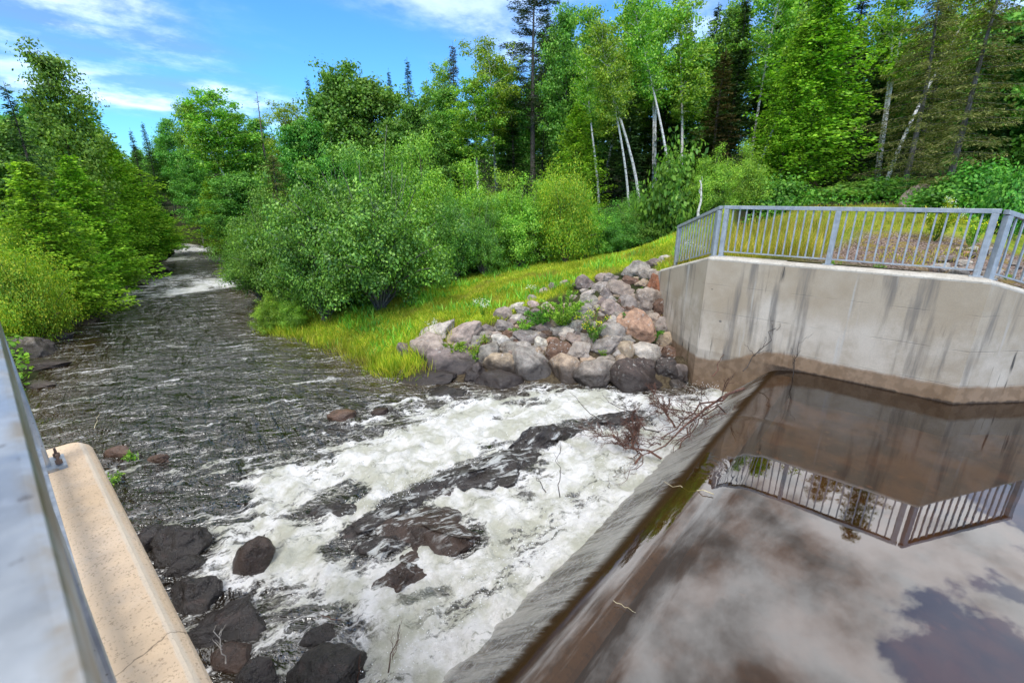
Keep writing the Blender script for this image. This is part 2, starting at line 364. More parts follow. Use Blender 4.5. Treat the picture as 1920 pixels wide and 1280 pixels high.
def rock_mat(name, wet=False):
    m = NM(name); oi = m.n('ShaderNodeObjectInfo'); p = m.pos(); o = m.coord(); z = m.sep(p)[2]
    base = oi.outputs['Color']
    n = m.noise(p, 5, 7, .68); f = m.noise(p, 38, 4, .7)
    c = m.mix(m.rng(n, .32, .68), m.mix(1.0, base, (0.55, 0.53, 0.52), 'MULTIPLY'), m.mix(1.0, base, (1.25, 1.22, 1.2), 'MULTIPLY'))
    c = m.mix(m.rng(f, .5, .75, 0, .5), c, m.mix(1.0, base, (1.6, 1.55, 1.5), 'MULTIPLY'))
    c = m.mix(m.rng(m.noise(p, 90, 2), .6, .7, 0, .6), c, (0.06, 0.055, 0.05))
    vein = m.noise(m.map(p, (2, 2, 9), rot=(.5, .4, 0)), 2.5, 4, .6)
    c = m.mix(m.rng(vein, .55, .7, 0, .35), c, (0.26, 0.16, 0.13))
    if not wet:
        li = m.math('MULTIPLY', m.rng(m.noise(p, 13, 5, .7), .56, .66), m.rng(m.noise(p, 2.1, 2), .42, .6))
        c = m.mix(m.math('MULTIPLY', li, .75), c, (0.50, 0.49, 0.45))
        zw = m.math('ADD', z, m.math('MULTIPLY', m.math('SUBTRACT', m.noise(p, 2.5, 4), .5), .35))
        wl = m.math('SUBTRACT', 1.0, m.rng(zw, -.66, -.42))
        c = m.mix(m.math('MULTIPLY', wl, .85), c, (0.032, 0.025, 0.022)); rough = m.rng(wl, 0, 1, .85, .28)
        sp = .35
    else:
        rough = m.rng(n, .3, .7, .16, .42); sp = .55
        c = m.mix(1.0, c, (0.26, 0.245, 0.24), 'MULTIPLY')
        if name == 'ledge_stone':
            tr_ = m.noise(m.map(m.map(p, rot=(0, 0, R(24))), (1.6, 5.5, 4)), 1.6, 7, .72, .5); tr_ = m.math('MULTIPLY', m.rng(tr_, .50, .60), m.rng(m.noise(p, 2.0, 3), .36, .54))
            c = m.mix(m.math('MULTIPLY', tr_, .8), c, (0.55, 0.56, 0.54))
    h = m.math('ADD', m.math('MULTIPLY', n, .8), m.math('MULTIPLY', f, .3))
    return m.done(m.bsdf(c, rough, m.bump(h, 1.0, .06), spec=sp))
M['rock'] = rock_mat('boulder_stone'); M['rock_wet'] = rock_mat('wet_stone', True); M['ledge'] = rock_mat('ledge_stone', True)
def ground_mat():
    m = NM('ground'); p = m.pos(); g = m.attr('gravel'); l = m.attr('lawn'); s = m.attr('soil')
    n = m.noise(p, 1.3, 5, .6); f = m.noise(p, 14, 5, .7)
    forest = m.mix(m.rng(n, .3, .7), (0.02, 0.022, 0.010), (0.05, 0.055, 0.018))
    lawn = m.mix(m.rng(m.noise(p, 2.2, 4, .65), .35, .65), (0.15, 0.22, 0.014), (0.32, 0.33, 0.035)); lawn = m.mix(m.rng(f, .4, .7), lawn, (0.13, 0.19, 0.012))
    st = m.n('ShaderNodeTexVoronoi'); m.set(st.inputs['Vector'], p); st.inputs['Scale'].default_value = 26
    gr = m.mix(m.rng(m.sep(st.outputs['Color'])[0], 0, 1, smooth=False), (0.19, 0.125, 0.10), (0.50, 0.38, 0.32))
    gr = m.mix(m.rng(st.outputs['Distance'], .35, .6), gr, (0.09, 0.06, 0.045))
    gr = m.mix(m.rng(m.noise(p, 2.4, 5, .7), .5, .64), gr, m.mix(m.rng(f, .4, .6), (0.20, 0.16, 0.03), (0.28, 0.19, 0.07)))
    soil = m.mix(m.rng(f, .35, .65), (0.045, 0.032, 0.02), (0.11, 0.085, 0.05))
    c = m.mix(l, forest, lawn); c = m.mix(s, c, soil); c = m.mix(g, c, gr)
    h = m.math('ADD', f, m.math('MULTIPLY', m.math('SUBTRACT', 1, st.outputs['Distance']), g))
    return m.done(m.bsdf(c, .95, m.bump(h, .8, .04), spec=.15))
M['ground'] = ground_mat()
def pool_mat():
    m = NM('pool_water'); p = m.pos(); ch = m.attr('chute')
    wav = m.noise(m.map(p, (1, 1, 1)), 2.2, 3, .5)
    rib = m.noise(m.map(p, (16, 3.0, 1.0), rot=(0, 0, R(14))), 1.0, 4, .6, .2)
    rip = m.noise(m.map(p, (7, 22, 1.0), rot=(0, 0, R(-8))), 1.0, 4, .6, .4)
    h = m.math('ADD', m.math('MULTIPLY', wav, m.math('SUBTRACT', 1.0, ch)), m.math('MULTIPLY', m.math('ADD', m.math('MULTIPLY', rib, 1.6), m.math('MULTIPLY', rip, 2.6)), ch))
    nb = m.bump(h, m.rng(ch, 0, 1, .014, .8), .03)
    tr = m.n('ShaderNodeBsdfTransparent'); m.set(tr.inputs[0], (0.72, 0.54, 0.31))
    mud = m.n('ShaderNodeBsdfDiffuse'); m.set(mud.inputs[0], (0.035, 0.022, 0.011))
    body = m.n('ShaderNodeMixShader'); m.set(body.inputs[0], m.math('MULTIPLY_ADD', m.attr('lip'), .6, .15)); m.set(body.inputs[1], tr.outputs[0]); m.set(body.inputs[2], mud.outputs[0])
    gl = m.n('ShaderNodeBsdfGlossy'); gl.inputs['Roughness'].default_value = .02; m.set(gl.inputs['Normal'], nb); m.set(gl.inputs[0], (0.92, 0.94, 0.96))
    lw = m.n('ShaderNodeFresnel'); lw.inputs[0].default_value = 1.5; m.set(lw.inputs[1], nb)
    fac = m.math('MULTIPLY_ADD', lw.outputs[0], 1.0, .085)
    fac = m.math('MULTIPLY', fac, m.math('SUBTRACT', 1.0, m.math('MULTIPLY', m.attr('lip'), .95)), clamp=True)
    mxs = m.n('ShaderNodeMixShader'); m.set(mxs.inputs[0], fac); m.set(mxs.inputs[1], body.outputs[0]); m.set(mxs.inputs[2], gl.outputs[0])
    # aerated streaks on the chute
    stk = m.math('ADD', m.math('MULTIPLY', m.noise(m.map(p, (11, 1.0, 1.0), rot=(0, 0, R(12))), 1.0, 6, .7, .5), .62), m.math('MULTIPLY', m.noise(m.map(p, (2.6, .9, .9), rot=(0, 0, R(12))), 1.0, 4, .6), .38))
    prt = m.noise(m.map(p, (.9, .5, .5)), 1.0, 2)
    fo = m.math('MULTIPLY', m.rng(m.math('ADD', stk, m.math('MULTIPLY', m.math('SUBTRACT', prt, .5), 0.9)), .42, .62), ch)
    fo = m.math('MAXIMUM', m.math('MULTIPLY', fo, .52), m.math('MULTIPLY', m.rng(m.math('MULTIPLY_ADD', stk, .5, m.sep(p)[1]), 2.48, 2.85), ch))
    wh = m.n('ShaderNodeBsdfPrincipled'); m.set(wh.inputs['Base Color'], (0.46, 0.44, 0.40)); wh.inputs['Roughness'].default_value = .3; m.set(wh.inputs['Normal'], nb)
    fin = m.n('ShaderNodeMixShader'); m.set(fin.inputs[0], fo); m.set(fin.inputs[1], mxs.outputs[0]); m.set(fin.inputs[2], wh.outputs[0])
    return m.done(fin.outputs[0])
M['pool'] = pool_mat()
def river_mat():
    m = NM('river_water'); p = m.pos(); fo = m.attr('foam'); shal = m.attr('shallow')
    d1 = m.noise(m.map(p, (1.0, .55, 1), rot=(0, 0, R(-25))), 3.2, 4, .6, .6)
    d2 = m.noise(m.map(p, (1.0, .5, 1), rot=(0, 0, R(-25))), 11, 4, .6, .5)
    wp = m.n('ShaderNodeVectorMath', operation='ADD'); pf = m.map(m.map(p, rot=(0, 0, R(24))), (.36, 1.25, 1.0)); m.set(wp.inputs[0], pf)
    wv = m.n('ShaderNodeVectorMath', operation='SCALE'); m.set(wv.inputs[0], m.noise(p, 3.0, 4, .6, col=True)); wv.inputs['Scale'].default_value = .55
    m.set(wp.inputs[1], wv.outputs[0])
    v1 = m.vor(wp.outputs[0], 3.3, 'DISTANCE_TO_EDGE'); v2 = m.vor(wp.outputs[0], 9.0, 'DISTANCE_TO_EDGE')
    lace = m.math('ADD', m.math('MULTIPLY', m.rng(v1, 0.0, .24, 1, 0), .55), m.math('MULTIPLY', m.rng(v2, 0, .26, 1, 0), .30))
    st = m.noise(m.map(wp.outputs[0], (1.2, 2.6, 1)), 1.3, 9, .74)
    lace = m.math('ADD', m.math('MULTIPLY', lace, .55), m.math('MULTIPLY_ADD', st, 2.0, -.72))
    f = m.rng(m.math('ADD', m.math('MULTIPLY', fo, .84), m.math('MULTIPLY', lace, 1.20)), .80, 1.28)
    # froth flecks and white glints painted into the colour of the fast dark water
    fl = m.math('MULTIPLY', m.rng(m.noise(m.map(p, (1, .35, 1), rot=(0, 0, R(-35))), 17, 4, .7), .62, .72), m.rng(m.noise(p, .8, 3), .45, .62))
    f2_ = m.math('MULTIPLY', m.rng(m.noise(m.map(m.map(p, rot=(0, 0, R(30))), (1, .4, 1)), 34, 3, .7), .60, .70), m.rng(m.noise(p, 1.4, 3), .40, .60))
    f = m.math('MAXIMUM', f, m.math('MULTIPLY', m.math('MAXIMUM', fl, m.math('MULTIPLY', f2_, .5)), .5))
    far = m.rng(m.sep(p)[1], 6, 20)
    slick = m.rng(m.noise(m.map(m.map(p, rot=(0, 0, R(8))), (1.5, .28, 1)), .8, 4, .6, .6), .38, .62, .30, 1.0)
    d3 = m.noise(m.map(m.map(p, rot=(0, 0, R(-32))), (1.6, .45, 1)), 1.5, 5, .62, .5)
    nb = m.bump(m.math('ADD', m.math('MULTIPLY', d3, 1.5), m.math('MULTIPLY', m.math('ADD', m.math('MULTIPLY', d1, .85), m.math('MULTIPLY', d2, .20)), slick)), 1.0, .24)
    deep = m.mix(shal, (0.012, 0.0085, 0.005), (0.036, 0.021, 0.006))
    dk = m.bsdf(deep, .06, nb, spec=1.0)
    dk.node.inputs['IOR'].default_value = 1.65
    aer = m.mix(m.rng(m.noise(p, 1.7, 3), .35, .65), (0.36, 0.36, 0.27), (0.25, 0.26, 0.22))
    mid = m.bsdf(aer, .25, nb)
    f1 = m.n('ShaderNodeMixShader'); m.set(f1.inputs[0], m.rng(fo, .45, 1.0, 0, .65)); m.set(f1.inputs[1], dk); m.set(f1.inputs[2], mid)
    wb = m.bump(m.math('ADD', m.noise(p, 11, 6, .72), m.math('MULTIPLY', st, 1.5)), .9, .06)
    wh = m.bsdf(m.mix(m.rng(m.noise(p, 2.0, 5, .65), .36, .62), (0.48, 0.475, 0.39), (0.78, 0.765, 0.745)), .5, wb, spec=.3)
    f2 = m.n('ShaderNodeMixShader'); m.set(f2.inputs[0], f); m.set(f2.inputs[1], f1.outputs[0]); m.set(f2.inputs[2], wh)
    return m.done(f2.outputs[0])
M['river'] = river_mat()
def spray_mat():
    m = NM('spray'); return m.done(m.bsdf((0.86, 0.87, 0.87), .3))
M['spray'] = spray_mat()
def weir_mat():
    m = NM('wet_concrete'); p = m.pos(); n = m.noise(p, 3, 5, .65)
    c = m.mix(m.rng(n, .3, .7), (0.15, 0.095, 0.055), (0.25, 0.165, 0.10)); c = m.mix(m.rng(m.noise(p, 18, 4), .5, .7, 0, .6), c, (0.09, 0.055, 0.03))
    return m.done(m.bsdf(c, .5, m.bump(n, .4, .02)))
M['weir'] = weir_mat()
def bed_mat():
    m = NM('pool_bed'); p = m.pos(); st = m.n('ShaderNodeTexVoronoi'); wv_ = m.n('ShaderNodeVectorMath', operation='MULTIPLY_ADD'); m.set(wv_.inputs[0], m.noise(p, 3.5, 4, .6, col=True)); wv_.inputs[1].default_value = (.35, .35, .35); m.set(wv_.inputs[2], m.map(p, (1, 1.3, .4))); m.set(st.inputs['Vector'], wv_.outputs[0]); st.inputs['Scale'].default_value = 6.5
    c = m.mix(m.rng(m.noise(p, 2, 4), .35, .65), (0.05, 0.028, 0.010), (0.18, 0.10, 0.034))
    s = m.math('MULTIPLY', m.rng(m.sep(st.outputs['Color'])[0], .72, .95), m.rng(m.noise(p, .8, 3), .5, .62))
    c = m.mix(m.math('MULTIPLY', s, m.math('SUBTRACT', 1, m.rng(st.outputs['Distance'], .25, .5))), c, (0.20, 0.10, 0.035))
    return m.done(m.bsdf(c, .9))
M['bed'] = bed_mat()

# ------------------------------------------------------------------ ground, river, pool
def zr(x, y):
    y = np.asarray(y, float)
    return -0.90 - 0.006 * np.clip(y - 2.5, 0, 60) - 0.22 * ss(25.5, 28.0, y)
RB = np.array([(-30, 12), (2, 10.6), (3.3, 10.5), (3.9, 9.6), (5, 8.85), (6.2, 8.05), (7.5, 7.1), (8.9, 6.25), (10, 6.3), (12, 6.45), (14.5, 6.35), (16.2, 5.9), (19, 6.3), (23, 7.6), (27, 8.8), (34, 10.6), (44, 12.9), (54, 15.4), (75, 12.5), (140, -14)])
LB = np.array([(-30, -1), (3, -.5), (6, -.9), (11, -.6), (16.5, .2), (21, .3), (24, 1.3), (28, 2.7), (34, 5.2), (42, 8.4), (52, 11.8), (75, 8), (140, -20)])
def xr(y): return np.interp(y, RB[:, 0], RB[:, 1])
def xl(y): return np.interp(y, LB[:, 0], LB[:, 1])
CP = []
for px, py, z in [(560, 590, -.55), (700, 588, -.35), (830, 548, .0), (950, 508, .42), (1130, 480, .9), (1250, 464, 1.3),
                  (640, 662, -.75), (760, 648, -.55), (850, 618, -.2), (940, 580, .15), (1050, 540, .6), (1160, 505, 1.1), (1243, 490, 1.42),
                  (1010, 690, -.65), (1110, 640, -.15), (1200, 600, .25), (900, 670, -.6), (1060, 590, .3), (1215, 545, .85), (1230, 660, -.35)]:
    CP.append(at_z(px, py, z))
CP += [(10.9, 2.6, 2.08), (10.9, -.8, 2.08), (12, 1, 2.1), (13.2, -1, 2.14), (12.7, 4.6, 1.55), (14, 2.5, 2.2), (12.5, -3, 1.75), (14.5, -4.5, 1.9), (16, -2, 2.4)]
for px, d, z in [(1290, 16, 2.0), (1350, 20, 2.75), (1450, 22, 3.05), (1550, 25, 3.25), (1700, 24, 3.3), (1850, 20, 3.1), (1920, 20, 3.0), (1550, 40, 4.6), (1800, 40, 4.8), (1300, 30, 3.0), (1150, 30, 2.2), (1000, 30, 1.2), (850, 28, .4), (700, 25, 0), (1200, 45, 4), (1000, 50, 3), (800, 50, 2), (560, 40, .4), (450, 36, -.2),
                 (60, 30, .0), (-40, 22, 0), (120, 40, .6), (200, 60, .8), (-120, 14, .2), (-300, 12, 1.0), (700, 90, 6), (1200, 90, 9), (1700, 90, 10), (200, 95, 5), (450, 95, 4)]:
    p = at_d(px, 369, d); CP.append((p[0], p[1], z))
CP += [(-4, 2, 1.9), (-4, -10, 2), (-30, 0, 3), (-30, 40, 4), (60, -40, 6), (20, -25, 3), (-20, -40, 3), (90, 20, 9), (20, 110, 6), (-60, 90, 8), (80, 90, 12)]
for px, py in [(1237, 575), (1246, 620), (1258, 665), (1268, 702)]:
    r_ = ray(px, py); q_ = 7.10 / (r_[0] - r_[1]); CP.append((r_[0] * q_ - .25, r_[1] * q_ + .25, EYE + r_[2] * q_ - .12))
CP = np.array(CP)
def _tps(r): return np.where(r > 1e-9, r * r * np.log(r + 1e-9), 0)
_n = len(CP); _K = _tps(np.linalg.norm(CP[:, None, :2] - CP[None, :, :2], axis=2)) + np.eye(_n) * 0.25
_P = np.c_[np.ones(_n), CP[:, :2]]
_A = np.block([[_K, _P], [_P.T, np.zeros((3, 3))]]); _wt = np.linalg.solve(_A, np.r_[CP[:, 2], 0, 0, 0])
def base_z(x, y):
    sh = np.shape(x); q = np.c_[np.ravel(x), np.ravel(y)]; o = np.empty(len(q))
    for i in range(0, len(q), 20000):
        b = q[i:i + 20000]; o[i:i + 20000] = _tps(np.linalg.norm(b[:, None] - CP[None, :, :2], axis=2)) @ _wt[:_n] + np.c_[np.ones(len(b)), b] @ _wt[_n:]
    return np.clip(o, -1.0, 14).reshape(sh)
WALL = [(12.28, 5.18, 1.46), (10.42, 3.3, 2.15), (10.32, -1.1, 2.15), (13.6, -4.4, 0.95)]
def ground_z(x, y):
    x = np.asarray(x, float); y = np.asarray(y, float)
    b = base_z(x, y); zw = zr(x, y); t = np.maximum(xl(y) - x, x - xr(y))
    riv = np.where(t < 0, zw - .7 * ss(0, 1.2, -t), zw + (np.maximum(b, zw + .1) - zw) * ss(-.05, 1.5, t))
    # the pool side and the fill held back by the wall
    tf = np.where(y > 3.3, 10.55 + (y - 3.3), np.where(y > -1.1, 10.62, 10.6 - (y + 1.1)))
    fill = x > tf + 0.0
    lim = np.where(y > 3.3, 2.08 - (y - 3.3) * .36, np.where(y > -1.1, 2.10, 2.08 - .36 * (-1.1 - y)))
    up = np.where(fill, np.minimum(b, lim + .05 + np.clip((x - tf - .5) * .09, 0, 9)), np.where(x < -.35, 1.9, -1.0))
    z = np.where(y < 1.9, up, riv)
    k = (y >= 1.9) & (y < 5.3)
    z = np.where(k & fill, np.minimum(np.maximum(b, lim - .1), lim + .05 + np.clip((x - tf - .5) * .09, 0, 9)), z)
    k2 = k & ~fill
    z = np.where(k2 & (x > 9.2), np.where(y < 3.5, -1.5, z), z)
    return z
def gz(x, y): return float(ground_z(np.array([x]), np.array([y]))[0])
def axis(lo, hi, a, b, h, g=1.09):
    m = list(np.arange(a, b + 1e-6, h)); s = h
    while m[-1] < hi: s *= g; m.append(m[-1] + s)
    s = h
    while m[0] > lo: s *= g; m.insert(0, m[0] - s)
    return np.array(m)
gx = axis(-150, 260, -2, 22, .16); gy = axis(-130, 260, -6, 22, .16)
X, Y = np.meshgrid(gx, gy); Z = ground_z(X, Y)
inw = (X > xl(Y)) & (X < xr(Y)) & (Y > 1.9)
Z = Z + np.where(inw | ((Y < 1.9) & (X < 10.8)), 0, .05 * fbm(X * .8, Y * .8, o=4, seed=3) + np.where(X * X + Y * Y > 500, .4 * fbm(X * .15, Y * .15, o=3, seed=9), 0))
me = np_mesh('ground', np.c_[X.ravel(), Y.ravel(), Z.ravel()], grid_faces(len(gx), len(gy)), M['ground'], True)
# surface kinds: a gravel pad behind the wall, a mown strip above the boulders
nz = fbm(X * .6, Y * .6, o=4, seed=5)
grav = ss(.0, .8, X - 10.6) * ss(0, 1.4, 16.2 - X + nz * 1.5) * ss(0, 1.0, 2.9 + nz - Y - (X - 10.6) * .25) * ss(-6.5, -5, Y)
lawnp = np.array([at_z(*q)[:2] for q in [(500, 610, -.75), (640, 690, -.9), (790, 668, -.7), (900, 610, -.1), (1010, 565, .4), (1130, 520, .9), (1245, 488, 1.42)]] + [(12.2, 5.1), (11, 3.3), (11, 1), (14, -3), (20, -4)] + [at_d(q, 369, d)[:2] for q, d in [(1900, 20), (1700, 22), (1500, 21), (1350, 19.5)]] + [at_z(*q)[:2] for q in [(1260, 456, 1.4), (1130, 472, .9), (950, 497, .42), (830, 535, 0), (700, 575, -.35), (560, 585, -.55)]])
def poly_sd(x, y, P):
    x = np.asarray(x, float); y = np.asarray(y, float); d = np.full(x.shape, 1e9); ins = np.zeros(x.shape, bool)
    for i in range(len(P)):
        a = P[i]; b = P[(i + 1) % len(P)]; ex, ey = b[0] - a[0], b[1] - a[1]
        t = np.clip(((x - a[0]) * ex + (y - a[1]) * ey) / (ex * ex + ey * ey + 1e-9), 0, 1)
        d = np.minimum(d, np.hypot(x - a[0] - t * ex, y - a[1] - t * ey))
        c = ((a[1] > y) != (b[1] > y)) & (x < ex * (y - a[1]) / (ey if abs(ey) > 1e-9 else 1e-9) + a[0]); ins ^= c
    return np.where(ins, d, -d)
lsd = poly_sd(X, Y, lawnp)
soil = ss(-.8, .3, xr(Y) + 2.6 - X) * (Y > 3) * (Y < 9.5) * (1 - ss(-.1, .4, lsd))
attr(me, 'gravel', (grav).ravel()); attr(me, 'lawn', ss(-.4, .35, lsd + nz * .3).ravel()); attr(me, 'soil', soil.ravel())
o = link('ground', me); o['kind'] = 'structure'
# pool bed
xs = np.linspace(.1, 16, 60); ys = np.linspace(-30, 1.35, 70); X, Y = np.meshgrid(xs, ys)
Z = -.62 + .12 * fbm(X, Y, seed=2) - .25 * ss(3, 9, 10 - X)
o = link('pool_bed', np_mesh('pool_bed', np.c_[X.ravel(), Y.ravel(), Z.ravel()], grid_faces(60, 70), M['bed'], True)); o['kind'] = 'structure'
# pool surface that bends over the crest and runs down the chute
prof = [(-30, 0), (.6, 0), (1.0, -.004), (1.2, -.014), (1.38, -.035), (1.52, -.065), (1.62, -.095), (1.70, -.13), (1.76, -.175), (1.84, -.25), (1.95, -.36), (2.15, -.56), (2.4, -.80), (2.62, -1.0)]
pp = np.array(prof); ysf = np.r_[np.linspace(-30, -3, 20), np.arange(-2.8, .9, .1), np.arange(.9, 2.63, .03)]
zs = np.interp(ysf, pp[:, 0], pp[:, 1]); kz = np.ones(3) / 3; zs[2:-2] = np.convolve(zs, kz, 'same')[2:-2]
nx = 240; T = np.linspace(0, 1, nx); Y = np.repeat(ysf[:, None], nx, 1)
x0 = np.where(ysf < -1, .14 + (ysf + 1), .142); x1 = np.where(ysf < -1.1, 10.34 + (-1.1 - ysf), 10.40 + .02 * (ysf / 2))
X = x0[:, None] + (x1 - x0)[:, None] * T[None]; Z = np.repeat(zs[:, None], nx, 1)
rp = at_z(1328, 868, 0); rr = np.hypot(X - rp[0], (Y - rp[1]) * 1.2); Z += .006 * np.cos(rr * 55) * np.exp(-rr * 7)
rp = at_z(1410, 778, 0); Z += .010 * np.exp(-(((Y - rp[1]) * .35) ** 2 + ((X - rp[0]) * 14) ** 2)) * ss(.6, 1.3, Y)
chu = ss(1.66, 1.80, Y)
Z += chu * .007 * fbm(X * 9 + Y * 1.2, Y * 1.8, o=4, seed=21) + chu * .012 * fbm(X * 14, Y * 14, o=3, seed=23)
me = np_mesh('pool', np.c_[X.ravel(), Y.ravel(), Z.ravel()], grid_faces(nx, len(ysf)), M['pool'], True); attr(me, 'chute', chu.ravel()); attr(me, 'lip', (ss(1.54, 1.64, Y) * (1 - ss(1.72, 1.80, Y))).ravel())
o = link('pool', me); o['kind'] = 'structure'
# river
rx = np.linspace(0, 1, 300); ry = [2.22]; s = .035
while ry[-1] < 95:
    if ry[-1] > 9: s *= 1.035
    ry.append(ry[-1] + s)
ry = np.array(ry); Y = np.repeat(ry[:, None], 300, 1)
xa = np.minimum(xl(ry) - .5, np.where(ry < 3.2, .0, 9)); xb = xr(ry) + .4
X = xa[:, None] + (xb - xa)[:, None] * rx[None]
FP = np.array([at_z(*q, -.9)[:2] for q in [(870, 752), (1000, 722), (1250, 742), (1330, 760), (1310, 800), (780, 1300), (540, 1330), (500, 1235), (560, 1140), (470, 1118), (350, 1098), (400, 990), (440, 905), (540, 860), (650, 822), (760, 785)]])
fsd = poly_sd(X, Y, FP) + .30 * fbm(X * 1.6, Y * 1.1, o=4, seed=31)
foam = ss(-.45, .75, fsd)
def seg_d(x, y, pts, z=-.9):
    d = np.full(x.shape, 1e9); P = [at_z(*q, z)[:2] for q in pts]
    for a, b in zip(P[:-1], P[1:]):
        ex, ey = b[0] - a[0], b[1] - a[1]; t = np.clip(((x - a[0]) * ex + (y - a[1]) * ey) / (ex * ex + ey * ey), 0, 1)
        d = np.minimum(d, np.hypot(x - a[0] - t * ex, y - a[1] - t * ey))
    return d
wob = .12 * fbm(X * 3, Y * 3, o=3, seed=41)
dark = 1 - ss(.10, .42, seg_d(X, Y, [(640, 1030), (760, 940), (870, 880), (980, 845), (1080, 800), (1200, 790)]) + wob)
dark = np.maximum(dark, .9 * (1 - ss(.15, .5, seg_d(X, Y, [(700, 1030), (800, 980), (870, 1010)]) + wob)))
dark = np.maximum(dark, .8 * (1 - ss(.1, .3, seg_d(X, Y, [(560, 975), (670, 930)]) + wob)))
dark = np.maximum(dark, .75 * (1 - ss(.1, .45, seg_d(X, Y, [(920, 840), (1000, 880)]) + wob)))
dark = np.maximum(dark, .8 * (1 - ss(.1, .35, seg_d(X, Y, [(560, 1200), (640, 1180)]) + wob)))
patch = fbm(X * 1.3, Y * 1.0, o=4, seed=51)
foam = foam * (1 - .92 * dark) * (1 - .55 * ss(.08, .45, patch))
foot = 1 - ss(.05, .75, Y - 2.45 + .15 * fbm(X * 2, Y, seed=8)); foam = np.maximum(foam, foot * (X < 10.6))
ry_ = Y - 26.2 + 1.1 * fbm(X * .5, Y * .3, seed=4); rap = ss(-1.2, .8, ry_) * (1 - ss(2.0, 10.0, ry_)) * ss(0, .8, X - xl(Y) - .4) * (.80 + 1.1 * fbm(X * 1.3, Y * .5, o=4, seed=17))
rap_sheen = .85 * ss(-.1, .45, fbm(X * .5, Y * .25, o=4, seed=61)) * ss(29, 36, Y)  # far channel: white rapids, with bright reflections painted in as foam
foam = np.maximum(foam, np.maximum(rap, rap_sheen))
fp2 = .45 * (1 - ss(.2, .9, seg_d(X, Y, [(640, 810), (720, 770), (850, 740)]))) * (fbm(X * 4, Y * 2, o=3, seed=71) > 0)
foam = np.maximum(foam, fp2)
Z = zr(X, Y)
turb = np.clip(foam * 1.2 + dark * .12 * ss(-.3, .5, fsd), 0, 1) * (Y < 20)
rg = 1 - np.abs(fbm(X * 1.9, Y * 1.6, o=4, seed=81)) * 2
Z += turb * (.12 * (rg - .5) + .10 * (.5 - np.abs(fbm(X * 4.5, Y * 3.4, o=5, seed=91, g=.62)))) + foot * .05
Z += .05 * dark * ss(-.2, .4, fsd) * (.6 + .6 * fbm(X * 1.6, Y * 3.0, o=3, seed=95))
calm = (1 - turb)
ca, sa = math.cos(R(25)), math.sin(R(25)); U = X * ca - Y * sa; V = X * sa + Y * ca
Z += calm * (.034 * (.35 - np.abs(fbm(U * 1.9, V * 3.6, o=4, seed=101))) + .013 * (.3 - np.abs(fbm(U * 5, V * 9, o=3, seed=111)))) * (1 - .6 * ss(9, 24, Y))
me = np_mesh('river', np.c_[X.ravel(), Y.ravel(), Z.ravel()], grid_faces(300, len(ry)), M['river'], True)
attr(me, 'foam', foam.ravel())
edge = np.minimum(X - xl(Y), xr(Y) - X); attr(me, 'shallow', ((1 - ss(.2, 2.0, edge + .6 * fbm(X * .7, Y * .7, seed=12))) * (1 - turb)).ravel())
o = link('river', me); o['kind'] = 'structure'
RIV = (X, Y, Z)
def river_z(x, y):
    j = int(np.clip(np.searchsorted(ry, y), 0, len(ry) - 1)); i = int(np.clip((x - xa[j]) / (xb[j] - xa[j]) * 299, 0, 299)); return float(Z[j, i])
# spray thrown up along the foot of the chute and off the ledge
rg_ = np.random.default_rng(5); n = 2600
sxp = rg_.uniform(1, 10.3, n); syp = 2.62 + np.abs(rg_.normal(0, .28, n)); szp = -.80 + np.abs(rg_.normal(0, .14, n)) * (.6 + .7 * vn(sxp * 1.5, syp * 0 + .5, seed=3) ** 2 * 2)
k = 700; lp = np.array([at_z(*q, -.9)[:2] for q in [(700, 985), (870, 890), (1100, 790)]]); q = rg_.uniform(0, 2, k)
sxp[:k] = np.interp(q, [0, 1, 2], lp[:, 0]) + rg_.normal(0, .2, k); syp[:k] = np.interp(q, [0, 1, 2], lp[:, 1]) + .25 + rg_.normal(0, .15, k); szp[:k] = -.84 + np.abs(rg_.normal(0, .09, k))
oc = np.array([(1, 0, 0), (0, 1, 0), (-1, 0, 0), (0, -1, 0), (0, 0, 1), (0, 0, -1)], float); of = np.array([(0, 1, 4), (1, 2, 4), (2, 3, 4), (3, 0, 4), (1, 0, 5), (2, 1, 5), (3, 2, 5), (0, 3, 5)])
r_ = rg_.uniform(.003, .010, n) * rg_.uniform(.4, 1.2, n)
v = np.stack([sxp, syp, szp], 1)[:, None] + oc[None] * r_[:, None, None]
o = link('spray', np_mesh('spray', v.reshape(-1, 3), (of[None] + np.arange(n)[:, None, None] * 6).reshape(-1, 3), M['spray'], True)); o['kind'] = 'stuff'
tag(o, 'white droplets thrown up along the foot of the chute', 'spray')

# ------------------------------------------------------------------ concrete: weir, far wall, near pier
def extrude_profile(name, pts, x0, x1, mat, parent=None, nseg=1):
    v = []; f = []
    k = len(pts)
    for i in range(nseg + 1):
        x = x0 + (x1 - x0) * i / nseg
        v += [(x, p[0], p[1]) for p in pts]
    bm = bmesh.new(); bv = [bm.verts.new(q) for q in v]
    for i in range(nseg):
        for j in range(k):
            bm.faces.new((bv[i * k + j], bv[i * k + (j + 1) % k], bv[(i + 1) * k + (j + 1) % k], bv[(i + 1) * k + j]))
    bm.faces.new(bv[:k]); bm.faces.new(bv[-k:])
    return bm_obj(name, bm, mat, parent)
o = extrude_profile('weir', [(1.30, -1.6), (1.30, -.20), (1.34, -.17), (1.70, -.19), (1.80, -.27), (2.6, -1.06), (2.8, -1.6)], .13, 10.46, M['weir'])
tag(o, 'submerged brown concrete weir crest with sloping downstream face', 'weir')
